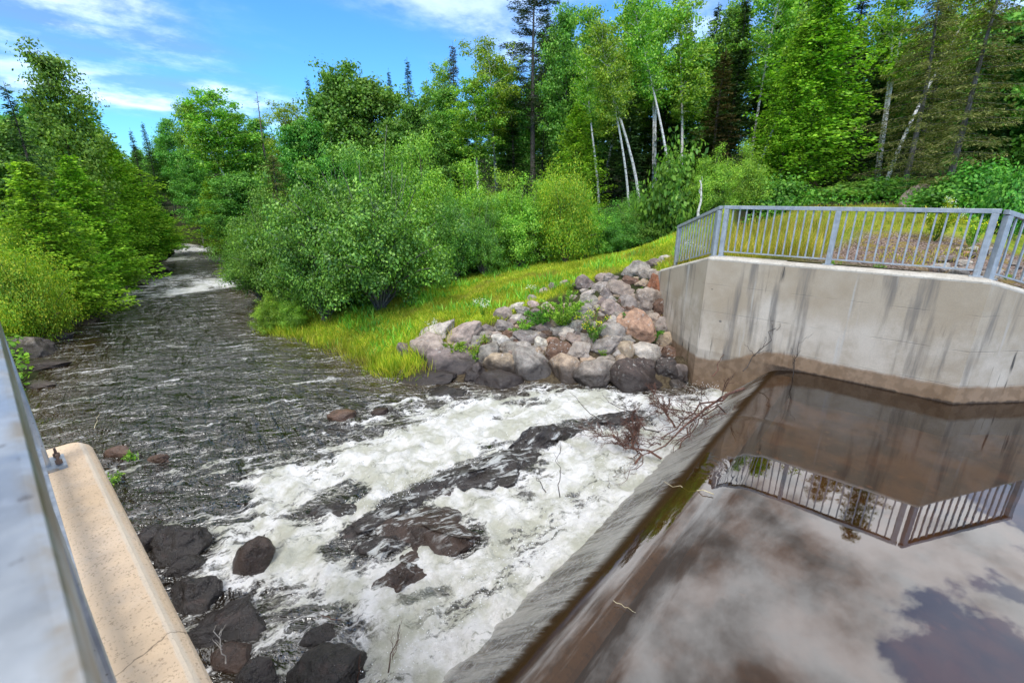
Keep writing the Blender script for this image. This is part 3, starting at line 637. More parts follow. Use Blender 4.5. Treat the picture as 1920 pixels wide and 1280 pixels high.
def far_wall():
    t = thing('retaining_wall', 'stained grey concrete abutment wall with splayed wings across the pool', 'wall', (10.4, 1.1, -1.6))
    fr = [Vector((a, b)) for a, b, _ in WALL]; tz = [c for _, _, c in WALL]
    # outward (towards water) normals per vertex
    def nrm(i):
        d = []
        if i > 0: d.append((fr[i] - fr[i - 1]).normalized())
        if i < len(fr) - 1: d.append((fr[i + 1] - fr[i]).normalized())
        n = Vector((0, 0))
        for e in d: n += Vector((e.y, -e.x))
        n.normalize(); c = max(.5, n.dot(Vector((d[0].y, -d[0].x)))); return n / c
    N = [nrm(i) for i in range(4)]
    def strip(rows, name, mat):
        bm = bmesh.new(); V = []
        for i in range(4):
            V.append([bm.verts.new((fr[i].x - N[i].x * q - 10.4, fr[i].y - N[i].y * q - 1.1, (tz[i] + dz if dz is not None else -1.6) + 1.6)) for q, dz in rows])
        for i in range(3):
            for j in range(len(rows)):
                k = (j + 1) % len(rows); bm.faces.new((V[i][j], V[i][k], V[i + 1][k], V[i + 1][j]))
        bm.faces.new(V[0]); bm.faces.new(V[-1])
        return bm_obj(name, bm, mat, t)
    sgn = 1 if N[1].x < 0 else -1
    for i in range(4): N[i] = N[i] * sgn
    strip([(0, None), (0, -.075), (.42, -.075), (.42, None)], 'wall_body', M['concrete_wall'])
    strip([(.004, -.073), (.004, -.045), (.05, 0), (.40, 0), (.40, -.073)], 'coping', M['coping'])
far_wall()
def pier():
    t = thing('pier_wall', 'tan concrete pier top with worn rounded edge beside the near guardrail', 'wall', (-.1, 0, -1.6))
    # plan outline with a rounded outer corner; chamfered arris
    x0, x1, y0, y1, r = -.42, .142, -3.5, 3.22, .09
    def outline(ins):
        p = [(x0, y0), (x1 - ins, y0)]
        for k in range(9):
            a = k / 8 * math.pi / 2; p.append((x1 - r + (r - ins) * math.cos(a), y1 - r + (r - ins) * math.sin(a)))
        p += [(x0, y1 - ins)]
        return p
    bm = bmesh.new(); L = []
    for ins, z in ((0, -1.6), (0, 2.105), (.008, 2.122), (.022, 2.135), (.036, 2.147), (.045, 2.15)):
        L.append([bm.verts.new((a + .1, b, z + 1.6)) for a, b in outline(ins)])
    for A, B in zip(L[:-1], L[1:]):
        for j in range(len(A)):
            k = (j + 1) % len(A); bm.faces.new((A[j], A[k], B[k], B[j]))
    bm.faces.new(L[-1]); bm.faces.new(L[0][::-1])
    bm_obj('pier_body', bm, M['concrete_pier'], t)
pier()
# ------------------------------------------------------------------ guardrails
BOX = None
def rail_panel(label, posts, zs, group, mat, nb, psize=.09, h=1.07, cap=(.09, .07), bal=.025, cap_ext=.06, plates=False):
    """posts: list of (x,y); zs: base heights; straight panel"""
    p0 = Vector((*posts[0], 0)); p1 = Vector((*posts[-1], 0)); d = (p1 - p0); Lh = d.length; d.normalize(); ang = math.atan2(d.y, d.x)
    t = thing('guardrail', label, 'guardrail', (p0.x, p0.y, zs[0]), ang, group)
    sl = (zs[-1] - zs[0]) / Lh
    for i, (q, z) in enumerate(zip(posts, zs)):
        bm = bmesh.new(); s = (Vector((*q, 0)) - p0).length
        box(bm, (s, 0, sl * s + (h - cap[1]) / 2), (psize, psize, h - cap[1] - .004), 0, .008)
        bm_obj('post', bm, mat, t)
        bm = bmesh.new(); box(bm, (s, 0, sl * s + .006), (psize * 1.9, psize * 1.5, .012)); bp = bm_obj('base_plate', bm, mat, t)
    def sloped(name, z, hh, ww, a, b, bev):
        bm = bmesh.new(); vs = box(bm, ((a + b) / 2, 0, 0), (b - a, ww, hh), 0, bev)
        for v in bm.verts: v.co.z += z + sl * v.co.x
        return bm_obj(name, bm, mat, t)
    sloped('top_rail', h - cap[1] / 2, cap[1], cap[0], -cap_ext, Lh + cap_ext, .006)
    for i in range(len(posts) - 1):
        a = (Vector((*posts[i], 0)) - p0).length; b = (Vector((*posts[i + 1], 0)) - p0).length
        sloped('bottom_rail', .105, .022, .05, a + psize / 2 + .002, b - psize / 2 - .002, 0)
        for k in range(nb):
            s = a + (b - a) * (k + 1) / (nb + 1); bm = bmesh.new()
            box(bm, (s, 0, sl * s + (.117 + h - cap[1]) / 2), (bal, bal, h - cap[1] - .117 - .004)); bm_obj('baluster', bm, mat, t)
    return t
G = 'steel guardrails along the far wall'
rail_panel('long two-bay galvanised guardrail on the middle of the far wall top', [(10.66, 3.12), (10.64, 1.13), (10.60, -.92)], [2.15] * 3, G, M['galv'], 14)
def off(p, q, s0, s1, z0, sl):
    d = Vector((q[0] - p[0], q[1] - p[1])).normalized(); a = (p[0] + d.x * s0, p[1] + d.y * s0); b = (p[0] + d.x * s1, p[1] + d.y * s1); return [a, b], [z0 - sl * s0, z0 - sl * s1]
ps, zs_ = off((10.62, 3.22), (12.48, 5.08), .08, 2.02, 2.15, .26)
rail_panel('short sloping guardrail on the wing nearest the boulder pile', ps, zs_, G, M['galv'], 13)
ps, zs_ = off((10.52, -1.0), (12.3, -2.78), .10, 2.15, 2.15, .26)
rail_panel('guardrail sloping out of the picture at the right edge', ps, zs_, G, M['galv'], 13)
nr = rail_panel('blurred galvanised guardrail close to the camera at left', [(-.064, -.9), (-.064, 1.02), (-.064, 2.95)], [2.15] * 3, None, M['galv_near'], 14, cap=(.105, .075), psize=.08, cap_ext=.10)
for dy in (-.045, .045):
    bm = bmesh.new(); bmesh.ops.create_cone(bm, cap_ends=True, segments=6, radius1=.013, radius2=.013, depth=.02, matrix=Matrix.Translation((3.85 + dy, -.068, .03)))
    bmesh.ops.create_cone(bm, cap_ends=True, segments=10, radius1=.006, radius2=.005, depth=.03, matrix=Matrix.Translation((3.85 + dy, -.068, .054))); bm_obj('anchor_bolt', bm, M['bolt'], nr)
bm = bmesh.new(); box(bm, (3.85, -.055, .008), (.15, .075, .0155)); bm_obj('anchor_plate', bm, M['galv'], nr)
# ------------------------------------------------------------------ boulders
def rock_mesh(name, seed, mat, cuts=7, rough=.12, sub=4, flat=.72):
    rg = np.random.default_rng(seed); bm = bmesh.new(); bmesh.ops.create_icosphere(bm, subdivisions=sub, radius=1)
    v = np.array([q.co[:] for q in bm.verts]); f = np.array([[q.index for q in p.verts] for p in bm.faces]); bm.free()
    v *= (1 + .28 * fbm(v[:, 0] * .9, v[:, 1] * .9, v[:, 2] * .9 + seed * 7.3, o=2, seed=seed))[:, None]
    for _ in range(cuts):
        n = rg.normal(size=3); n /= np.linalg.norm(n); d = rg.uniform(flat - .12, flat + .14); e = v @ n - d
        v -= n[None] * (np.where(e > 0, e, 0) * .93)[:, None]
    r = np.linalg.norm(v, axis=1)[:, None]; dn = v / r
    v = v + dn * (rough * fbm(v[:, 0] * 2.6, v[:, 1] * 2.6, v[:, 2] * 2.6 + seed, o=5, seed=seed + 3, g=.55))[:, None]
    lo, hi = v.min(0), v.max(0); v = (v - (lo + hi) / 2) / ((hi - lo) / 2)
    return np_mesh(name, v, f, mat, True)
ROCK = [rock_mesh('boulder', 10 + i, M['rock'], sub=5, cuts=(9, 13, 10, 15, 12, 6, 16, 13)[i], rough=(.14, .2, .17, .22, .17, .11, .22, .2)[i], flat=(.76, .64, .68, .60, .64, .82, .58, .64)[i]) for i in range(8)]
WROCK = [rock_mesh('wet_boulder', 40 + i, M['rock_wet'], cuts=(6, 8, 9, 7, 10)[i], rough=(.10, .18, .22, .24, .26)[i], flat=(.8, .7, .62, .6, .58)[i], sub=5) for i in range(5)]
def hit(px, py, lo=4.0, hi=40.0):
    d = np.linspace(lo, hi, 1500); r = ray(px, py); h = math.hypot(r[0], r[1])
    x = r[0] / h * d; y = r[1] / h * d; z = EYE + r[2] / h * d; g = ground_z(x, y); k = np.nonzero(z <= g)[0]
    i = k[0] if len(k) else len(d) - 1
    return Vector((x[i], y[i], z[i]))
CR = dict(grey=(.32, .285, .245), pink=(.375, .30, .25), tan=(.40, .315, .22), salmon=(.46, .28, .19), rust=(.26, .11, .06), purple=(.215, .175, .155), dark=(.085, .068, .06), pale=(.52, .47, .40), brown=(.15, .09, .06))
rr = random.Random(3)
def boulder(px, py, wp, hp, col, label, mesh, p=None, tilt=0.0, thick=.85, group=None, sink=.15, name='boulder', cat='boulder', fat=1.0):
    p = p or hit(px, py); k = depth(p) / FPX
    W, H = wp * k / 2 * 1.32 * fat, hp * k / 2 * 1.44 * fat
    o = link(name, mesh); r_ = ray(px, py); hv = Vector((r_[0], r_[1], 0)).normalized()
    T = (W + H) / 2 * thick
    o.location = p + hv * T * .12 - Vector((0, 0, H * (sink - .1))); o.scale = (W, T, H)
    o.rotation_euler = (rr.uniform(-.15, .15), tilt, -YAW + rr.uniform(-.25, .25)); c = CR[col]; j = rr.uniform(.88, 1.12)
    o.color = (c[0] * j * rr.uniform(.96, 1.04), c[1] * j, c[2] * j * rr.uniform(.96, 1.04), 1)
    tag(o, label, cat, group); return o
G = 'boulders of the riprap bank'
BIG = [  # px, py, w, h, colour, proto, tilt, label
 (810, 632, 86, 34, 'pale', 1, -.45, 'long pale layered slab topping the left end of the boulder pile'),
 (808, 662, 64, 60, 'pink', 0, -.5, 'large smooth pinkish boulder below the long pale slab'),
 (873, 632, 66, 40, 'pink', 2, -.45, 'flat-topped pink boulder at the lawn edge right of the pale slab'),
 (846, 684, 84, 54, 'purple', 4, -.1, 'broad purple-grey boulder overhanging the water at the left of the pile'),
 (772, 666, 30, 52, 'purple', 3, -.6, 'dark upright boulder at the extreme left of the pile by the grass'),
 (757, 702, 24, 16, 'dark', 3, 0, 'small dark stone in the water at the left foot of the pile'),
 (797, 713, 104, 22, 'dark', 6, -.2, 'flat wet ledge stone with a grass tuft at the waterline'),
 (917, 668, 46, 44, 'grey', 1, -.5, 'grey boulder with a speckled top above the small triangular stones'),
 (940, 686, 58, 42, 'tan', 0, 0, 'round-topped tan boulder above the wet black boulder'),
 (897, 700, 34, 34, 'purple', 3, .1, 'angular purple boulder between the overhanging and the tan boulders'),
 (886, 712, 28, 28, 'dark', 6, .3, 'small triangular dark stone at the waterline left of the wet black boulder'),
 (940, 720, 82, 40, 'dark', 5, .1, 'smooth wet black boulder lapped by the white water'),
 (881, 742, 38, 26, 'dark', 1, -.3, 'dark stone standing out in the rapids below the pile'),
 (1000, 692, 70, 66, 'grey', 4, 0, 'big blocky grey boulder with a dark wet lower half in the front row'),
 (1062, 700, 62, 62, 'tan', 5, -.25, 'egg-shaped tan boulder in the front row'),
 (1120, 710, 82, 58, 'grey', 2, -.1, 'wide domed grey-brown boulder in the front row'),
 (1198, 718, 98, 66, 'dark', 4, .15, 'large wet black boulder in the front row nearest the wall'),
 (1249, 694, 36, 42, 'dark', 6, 0, 'black wet block leaning on the foot of the wall'),
 (1209, 683, 38, 18, 'dark', 0, 0, 'small dark boulder squeezed on top of the large wet black one'),
 (1208, 664, 58, 38, 'pale', 5, -.1, 'pale lichen-covered rounded boulder near the wall'),
 (1164, 684, 28, 36, 'tan', 3, .1, 'small upright pointed tan stone between two front-row boulders'),
 (1192, 615, 58, 62, 'salmon', 6, -.35, 'large salmon-orange slab with a crack leaning against the pile'),
 (1213, 567, 44, 46, 'pink', 2, .3, 'pinkish brown boulder with a light ridge beside the wall'),
 (1226, 542, 26, 48, 'rust', 1, -.1, 'rust-red boulder wedged against the top corner of the wall'),
 (1146, 626, 44, 36, 'grey', 0, .1, 'rounded grey boulder right of the goldenrod clump'),
 (1176, 572, 34, 32, 'grey', 5, 0, 'round speckled grey boulder above the salmon slab'),
 (1195, 511, 44, 36, 'grey', 6, -.7, 'angular blue-grey boulder tilted at the top of the pile'),
 (1250, 488, 28, 16, 'pale', 5, 0, 'whitish rounded stone at the very top by the guardrail post'),
 (1096, 536, 44, 36, 'purple', 3, 0, 'dark purple boulder at the top left of the pile by the lawn'),
 (1167, 545, 52, 30, 'pink', 4, .1, 'pink-white flat boulder in the upper middle of the pile'),
 (1036, 643, 24, 20, 'salmon', 5, -.5, 'small orange cobble near the middle of the pile'),
 (1020, 617, 38, 22, 'purple', 1, .2, 'maroon stone below the leafy shrub in the pile'),
 (944, 592, 32, 28, 'pink', 0, -.3, 'lone pinkish boulder at the upper left edge against the lawn'),
 (969, 578, 28, 16, 'pale', 2, -.3, 'pale flat boulder just right of the lone pinkish one at the lawn edge')]
for i, (px, py, a, b, c, m_, ti, lb) in enumerate(BIG): boulder(px, py, a, b, c, lb, ROCK[m_], tilt=ti, group=G, fat=.92)
SMALL = """1238 578 26 28 brown;1238 612 32 30 grey;1249 640 32 28 tan;1258 668 32 30 brown;1268 702 34 34 purple;1272 728 28 24 grey;1242 690 24 24 grey;1225 600 22 22 pink;948 613 32 18 grey;914 617 26 15 purple;921 631 20 16 pink;939 642 32 22 pale;966 627 38 13 brown;991 633 48 22 grey;955 654 34 22 grey;980 652 28 20 grey;896 644 22 20 grey;980 584 26 15 grey;966 598 24 13 pale;998 562 18 14 grey;1000 573 20 14 pink;1103 681 24 20 tan;1135 674 36 14 grey;1171 658 30 28 tan;1137 650 50 26 grey;1084 659 42 30 grey;1049 661 42 36 brown;1015 644 26 24 pale;1024 657 12 10 tan;1062 627 26 22 pale;1077 637 26 18 pink;1082 617 24 26 grey;1056 620 34 16 grey;1228 497 30 18 purple;1214 516 28 20 grey;1230 519 22 18 pink;1144 524 30 20 grey;1133 524 28 18 pink;1128 541 32 20 grey;1140 557 26 22 purple;1105 569 32 26 grey;1144 580 36 30 pink;1151 602 22 18 pale;1128 571 20 20 purple;1090 591 42 24 grey;1020 548 24 14 pink;1040 541 20 14 grey;1060 534 22 14 pink;1026 574 18 14 pale;1006 587 20 16 purple;1237 643 20 16 brown;1244 670 30 22 brown;1104 551 22 10 pale;1185 529 32 14 brown;1205 533 22 16 tan;1000 607 20 14 grey;1098 607 24 14 purple;1110 640 20 14 pink;1175 640 24 14 grey;1240 600 18 18 brown"""
rows = {}
for s in SMALL.split(';'):
    a, b, c, d, e = s.split(); rows.setdefault(min(5, max(0, int((int(b) - 490) // 32))), []).append((int(a), int(b), int(c), int(d), e))
ROWN = ['topmost band', 'second band from the top', 'third band from the top', 'fourth band from the top', 'fifth band from the top', 'lowest band']
ORD = 'first second third fourth fifth sixth seventh eighth ninth tenth eleventh twelfth thirteenth fourteenth fifteenth sixteenth seventeenth eighteenth'.split()
for k, L in rows.items():
    for i, (a, b, c, d, e) in enumerate(sorted(L)):
        boulder(a, b, c, d, e, f'{"purplish" if e == "purple" else e} small stone, {ORD[i]} from left, {ROWN[k]} of the pile', ROCK[(i * 3 + k) % 8], tilt=rr.uniform(-.4, .4), group='small stones of the riprap bank')
for i in range(250):
    a = rr.uniform(800, 1240); lo = np.interp(a, [780, 900, 1000, 1100, 1240], [640, 622, 570, 545, 505]); b = rr.uniform(lo, np.interp(a, [780, 1000, 1240], [690, 690, 665]))
    s = rr.uniform(9, 20); boulder(a, b, s, s * .75, rr.choice(['grey', 'pink', 'brown', 'grey', 'tan', 'purple']), 'fist-sized filler stone wedged between the big boulders of the pile', ROCK[i % 8], group='filler stones between the boulders', sink=.3)
# rubble behind the right guardrail and a granite boulder at the forest edge
for i in range(60):
    x = rr.uniform(10.9, 14.5); y = rr.uniform(-4.2, -.35)
    if x - 10.8 < (-1.0 - y): continue
    z = gz(x, y); s = rr.uniform(.05, .15); o = link('rubble_stone', ROCK[i % 8]); o.location = (x, y, z + s * .3); o.scale = (s, s * rr.uniform(.7, 1), s * .7); o.rotation_euler = (0, 0, rr.uniform(0, 6))
    c = CR[rr.choice(['pink', 'pale', 'salmon', 'grey', 'pink', 'purple'])]; o.color = (*c, 1)
    tag(o, 'loose rubble stone on the gravel behind the right guardrail', 'stone', 'rubble stones behind the guardrail')
p = at_d(1735, 362, 21); boulder(1735, 362, 60, 44, 'pink', 'pinkish granite boulder half hidden at the forest edge', ROCK[5], p=Vector((p[0], p[1], gz(p[0], p[1]) + .25)))
def in_river(px, py, wp, hp, col, label, mesh, tilt=0., thick=.9, lift=0., group='rocks standing in the river'):
    p = Vector(at_z(px, py, -.92)); p.z = float(zr(p.x, p.y)); q = Vector(p)
    return boulder(px, py, wp, hp, col, label, mesh, p=q + Vector((0, 0, lift)), tilt=tilt, thick=thick, group=group, sink=.06, name='river_rock', cat='rock', fat=.78)
in_river(640, 784, 50, 28, 'salmon', 'small brown block standing alone in dark ripples above the rapids', WROCK[1], .05)
in_river(225, 850, 52, 30, 'salmon', 'brown log-shaped rock nearest the pier corner', WROCK[0], -.2, .5)
in_river(295, 862, 48, 20, 'salmon', 'flat brown rock right of the log-shaped one', WROCK[1], -.25, .5)
in_river(480, 1062, 72, 100, 'brown', 'smooth leaning boulder surrounded by foam left of centre', WROCK[0], .45, .8)
in_river(336, 1036, 104, 80, 'dark', 'blocky black rock beside the pier edge', WROCK[2], .1, .9)
in_river(284, 1020, 44, 60, 'dark', 'black rock half hidden behind the pier edge', WROCK[1], .1, .9)
in_river(356, 1066, 70, 42, 'dark', 'low wet rock just below the blocky black one', WROCK[3], .1, .9)
in_river(365, 1128, 100, 80, 'dark', 'angular slate-grey rock against the pier above the dark cascade', WROCK[2], -.2, .9, -.03)
in_river(425, 1175, 170, 90, 'dark', 'broad black bedrock hump with thin water over it by the pier', WROCK[4], .1, .9, -.09)
in_river(440, 1238, 80, 42, 'brown', 'moss-brown rock holding a dead twig at lower left', WROCK[0], 0, .9)
in_river(488, 1275, 74, 62, 'dark', 'rounded dark boulder at the lower left edge of the picture', WROCK[0], 0, .9)
in_river(612, 1280, 140, 80, 'dark', 'large dark boulder cut by the bottom edge of the picture', WROCK[1], -.2, .9)
in_river(600, 1200, 90, 50, 'dark', 'wet rock awash above the large bottom boulder', WROCK[3], -.2, .9, -.05)
in_river(712, 774, 30, 16, 'brown', 'small reddish rock at the upper edge of the foam', WROCK[1], -.1)
in_river(820, 738, 110, 18, 'dark', 'long flat wet rock awash before the boulder pile', WROCK[4], -.1, .9, -.04)
def ledge(a, b, wid, hgt, col, label, mesh, lift=0.):
    A = Vector(at_z(*a, -.86)); B = Vector(at_z(*b, -.86)); c = (A + B) / 2; d = B - A
    o = link('bedrock_ledge', mesh); o.location = (c.x, c.y, -.95 + lift); o.scale = (d.length / 2 * 1.12, wid / 2 * 1.1, hgt); o.rotation_euler = (0, .02, math.atan2(d.y, d.x)); o.color = (*CR[col], 1)
    tag(o, label, 'rock', 'bedrock ledges in the rapids'); return o
LM = [rock_mesh('ledge_stone', 70 + i, M['ledge'], cuts=11, rough=.30, sub=5, flat=.5) for i in range(4)]
ledge((622, 1042), (800, 925), .62, .21, 'dark', 'lower end of the long black bedrock ridge slanting through the white water', LM[0], .03)
ledge((770, 950), (905, 872), .62, .24, 'dark', 'middle stretch of the long black bedrock ridge', LM[3], .02)
ledge((850, 915), (1015, 848), .95, .22, 'dark', 'broad brown-black ledge in the middle of the rapids', LM[1], .03)
ledge((965, 848), (1100, 792), .46, .27, 'dark', 'narrow grey slab at the upper end of the black ridge', LM[2], .05)
ledge((690, 1030), (890, 985), 1.0, .25, 'brown', 'purple-brown bedrock block below the long black ridge', LM[3], .03)
ledge((640, 1055), (770, 1010), .55, .18, 'dark', 'black shelf joining the ridge to the purple-brown block', LM[0], .02)
ledge((700, 1098), (800, 1075), .40, .26, 'brown', 'orange-edged rock in foam at the foot of the bedrock block', LM[1], .02)
ledge((1080, 808), (1225, 772), .60, .22, 'dark', 'dark ledge under the driftwood tangle', LM[0], .02)
ledge((570, 985), (690, 925), .40, .15, 'dark', 'low dark ledge awash left of the long ridge', LM[2], .0)
# left bank stones
for px, py, a, b, c, lb in [(50, 662, 96, 46, 'grey', 'lichen-green flat boulder under the yellow-green bush'), (70, 690, 90, 18, 'brown', 'brown ledge stone at the water below the lichen-green boulder'),
    (78, 724, 54, 12, 'pink', 'thin wedge-shaped stone in the water near the guardrail'), (118, 634, 30, 14, 'grey', 'grey stone at the tip of the yellow-green bush'),
    (156, 604, 36, 18, 'brown', 'reddish stone at the water below the white-leaved plants'), (165, 566, 44, 12, 'grey', 'grey waterline stone below the bright green fern clump'),
    (217, 538, 36, 18, 'pink', 'pinkish boulder at the left end of the far riffle'), (258, 530, 32, 10, 'brown', 'brown flat stone on the bank beyond the riffle'), (305, 505, 22, 8, 'dark', 'small dark stone farthest up the left bank')]:
    p = Vector(at_z(px, py, -1.0)); p.z = -.98
    boulder(px, py, a, b, c, lb, ROCK[(px * 7) % 8], p=p, group='stones along the left bank')
# ------------------------------------------------------------------ plants
def unit(v): return v / (np.linalg.norm(v, axis=1)[:, None] + 1e-9)
def decid(name, seed, H, Rm, cb, nb, nl, L, mat, bark, lean=0., peak=.45, rc=.36, r0=.13, fork=0, gap=.0):
    rg = np.random.default_rng(seed); tb = Tubes(); C = []; ncl = []
    def trunk(t, k=0):
        t = np.asarray(t, float); a = k * 2.1 + seed
        return np.stack([lean * H * t ** 1.3 + .12 * np.sin(t * 5 + a) + (.5 * t * H * .12 * math.cos(a) if k else 0), .12 * np.cos(t * 4 + a) + (.5 * t * H * .12 * math.sin(a) if k else 0), t * H * .97], -1)
    for k in range(1 + fork):
        tt = np.linspace(0, 1, 12); tb.add(trunk(tt, k), r0 * (1 - tt) ** .75 * (.8 if k else 1) + .012, 7)
    for i in range(nb):
        s = (i + rg.uniform(0, 1)) / nb; t = cb + (1 - cb) * s * .98; st = trunk(t, i % (1 + fork)); az = i * 2.4 + rg.uniform(-.5, .5)
        Rr = Rm * (np.sin(math.pi * (s ** (math.log(.5) / math.log(peak)) * .86 + .12)) ** .8) + .15; ln = Rr * rg.uniform(.65, 1.12); el = np.interp(s, [0, .6, 1], [.15, .6, 1.15]) + rg.uniform(-.25, .25)
        u = np.linspace(0, 1, 5); dr = np.array([math.cos(az) * math.cos(el), math.sin(az) * math.cos(el), math.sin(el)])
        P = st + u[:, None] * dr * ln / max(.45, math.cos(el)) * (.75) + np.array([0, 0, -.22])[None] * (u[:, None] ** 2) * ln * .5
        tb.add(P, np.linspace(.035, .008, 5) * (r0 / .13), 4)
        for q in range(int(2 + ln * 2.6)):
            if rg.uniform() < gap: continue
            a = rg.uniform(.30, 1.08); pt = st + (P[-1] - st) * a + rg.normal(size=3) * np.array([.17, .17, .13]) * ln; C.append(pt); ncl.append(rg.uniform(.65, 1.25) * rc)
    C = np.array(C); ncl = np.array(ncl); k = np.repeat(np.arange(len(C)), nl); n = len(k)
    off_ = rg.normal(size=(n, 3)) * np.array([1, 1, .62]); off_ *= (ncl[k] * .75)[:, None]; c = C[k] + off_
    nr = unit(off_ * 1.2 / rc + np.array([0, 0, .7]) + rg.normal(size=(n, 3)) * .75); ax = rg.normal(size=(n, 3)) + np.array([0, 0, -.5])
    Ls = L * rg.uniform(.7, 1.3, n)
    return dict(H=H, R=Rm, trunk=tb.mesh('trunk', bark), crown=cards(name + '_crown', c, ax - nr * (ax * nr).sum(1)[:, None], nr, Ls, Ls * .72, mat))
def conifer(name, seed, H, Rm, z0, power, dz, nb, droop, tilt, L, Wd, step, mat, bark, side=.45, per=2, r0=.14, sparse=0., flat=True, tuft=0., lean=0., hang=0.):
    rg = np.random.default_rng(seed); tb = Tubes(); tt = np.linspace(0, 1, 10); tb.add(np.stack([lean * H * tt ** 1.5 + .05 * np.sin(tt * 6 + seed), .05 * np.cos(tt * 5), tt * H], -1), r0 * (1 - tt) ** .9 + .008, 7)
    c = []; a = []; nrm = []; sc = []
    z = z0 * H
    while z < H * .985:
        s = (z / H - z0) / (1 - z0); Rr = Rm * ((1 - s) ** power) * np.interp(s, [0, .12, 1], [.8, 1, 1]) + .10; ph = rg.uniform(0, 6.28)
        for b in range(nb):
            if rg.uniform() < sparse: continue
            az = ph + b * 6.283 / nb + rg.uniform(-.35, .35); ln = Rr * rg.uniform(.5, 1.15) * (1 + .16 * math.sin(az * 2 + z * 1.1 + seed)); d = np.array([math.cos(az), math.sin(az), 0.]); pr = np.array([-d[1], d[0], 0])
            u = np.arange(.12, 1.0001, step / max(ln, step * 1.01)) if ln > step * 2 else np.array([.5, 1.0])
            zc = tilt * u - droop * u ** 2 + droop * .45 * u ** 4
            P = np.array([lean * H * (z / H) ** 1.5, 0, z + rg.uniform(-.5, .5) * dz]) + u[:, None] * d * ln + np.array([0, 0, 1.])[None] * (zc * ln)[:, None]
            if b % 2 == 0 or sparse: tb.add(np.vstack([[lean * H * (z / H) ** 1.5, 0, P[0, 2]], P[::max(1, len(P) // 3)]]), np.linspace(.02, .006, 1 + len(P[::max(1, len(P) // 3)])) * (r0 / .14), 3)
            if tuft and True:
                keep = u > tuft; P = P[keep]; u = u[keep]
            if len(P) == 0: continue
            tw = side * ln * np.clip(1.05 - u, .12, .6) + L * .5
            for sg in (-1, 1):
                for q in range(per):
                    f = (q + rg.uniform(0, 1, len(P))) / per; dirv = unit(d * .75 + pr * sg * 1.0 + rg.normal(size=(len(P), 3)) * .28 + np.array([0, 0, -.12 - hang]))
                    c.append(P + dirv * (tw * f)[:, None] + rg.normal(size=(len(P), 3)) * (.05 if flat else .085)); a.append(dirv); nrm.append(unit(np.array([0, 0, 1.]) + rg.normal(size=(len(P), 3)) * (.45 if flat else .9))); sc.append(np.ones(len(P)))
            c.append(P[-1:]); a.append(d[None] + np.array([[0, 0, -.1]])); nrm.append(np.array([[0, 0, 1.]]) + rg.normal(size=(1, 3)) * .3); sc.append(np.ones(1) * 1.2)
        z += dz * rg.uniform(.75, 1.25) * np.interp(s, [0, 1], [1.1, .7])
    c.append(np.array([[lean * H, 0, H]])); a.append(np.array([[0, 0, 1.]])); nrm.append(np.array([[1., 0, 0]])); sc.append(np.ones(1))
    c = np.concatenate(c); a = np.concatenate(a); nrm = np.concatenate(nrm); sc = np.concatenate(sc) * rg.uniform(.7, 1.25, len(c)) * L
    return dict(H=H, R=Rm, trunk=tb.mesh('trunk', bark), crown=cards(name + '_crown', c, a, nrm, sc, sc * Wd / L, mat))
def bush(name, seed, H, Rm, ns, nl, L, mat, bark, rc=.26, low=.05, ncl=7):
    rg = np.random.default_rng(seed); tb = Tubes(); C = []
    for i in range(ns):
        az = i * 2.4 + rg.uniform(-.4, .4); f = math.sqrt((i + .5) / ns); el = math.acos(min(.97, f * .92)); el += rg.uniform(-.12, .12)
        d = np.array([math.cos(az) * math.cos(el), math.sin(az) * math.cos(el), math.sin(el)]); ln = rg.uniform(.66, 1.2); u = np.linspace(0, 1, 6)
        ln *= 1 + .22 * math.sin(az * 3 + seed) * math.cos(el * 4); tip = np.array([d[0] * Rm, d[1] * Rm, max(low * H, d[2] * H)]) * ln
        P = u[:, None] * tip; P[:, 2] += np.sin(u * math.pi) * .10 * H; P[:, :2] += rg.normal(size=(6, 2)) * .03 * Rm
        tb.add(P, np.linspace(.028, .006, 6), 4)
        for q in range(ncl):
            a = rg.uniform(.38, 1.06); C.append(P[0] + (P[-1] - P[0]) * a + np.array([0, 0, math.sin(a * math.pi) * .1 * H]) + rg.normal(size=3) * .13 * np.array([Rm, Rm, H * .7]))
    C = np.array(C); C = C[C[:, 2] > .05]; k = np.repeat(np.arange(len(C)), nl); n = len(k); off_ = rg.normal(size=(n, 3)) * np.array([1, 1, .7]) * rc; c = C[k] + off_
    c[:, 2] = np.abs(c[:, 2])
    nr = unit(off_ / rc + np.array([0, 0, .7]) + rg.normal(size=(n, 3)) * .7 + c * np.array([1, 1, .3]) / Rm * .5); ax = rg.normal(size=(n, 3)); Ls = L * rg.uniform(.5, 1.6, n)
    return dict(H=H, R=Rm, trunk=tb.mesh('stem', bark), crown=cards(name + '_foliage', c, ax - nr * (ax * nr).sum(1)[:, None], nr, Ls, Ls * .62, mat), bush=True)
def recolor(p, mat, name):
    q = dict(p); m = p['crown'].copy(); m.name = name; m.materials[0] = mat; q['crown'] = m; return q
PR = {}
PR['birch'] = [decid('birch', 1, 14, 2.3, .48, 42, 60, .16, M['leaf_birch'], M['bark_birch'], .05, .5, .34, .11, 0, .2), decid('birch', 2, 14, 2.6, .52, 40, 58, .16, M['leaf_birch'], M['bark_birch'], -.10, .5, .36, .12, 1, .2), decid('birch', 3, 14, 2.2, .42, 40, 60, .16, M['leaf_birch'], M['bark_birch'], .14, .5, .34, .11, 0, .2)]
PR['birch_lean'] = [decid('birch', 4, 14, 2.0, .58, 34, 56, .16, M['leaf_birch'], M['bark_birch'], .34, .5, .34, .12, 0, .2)]
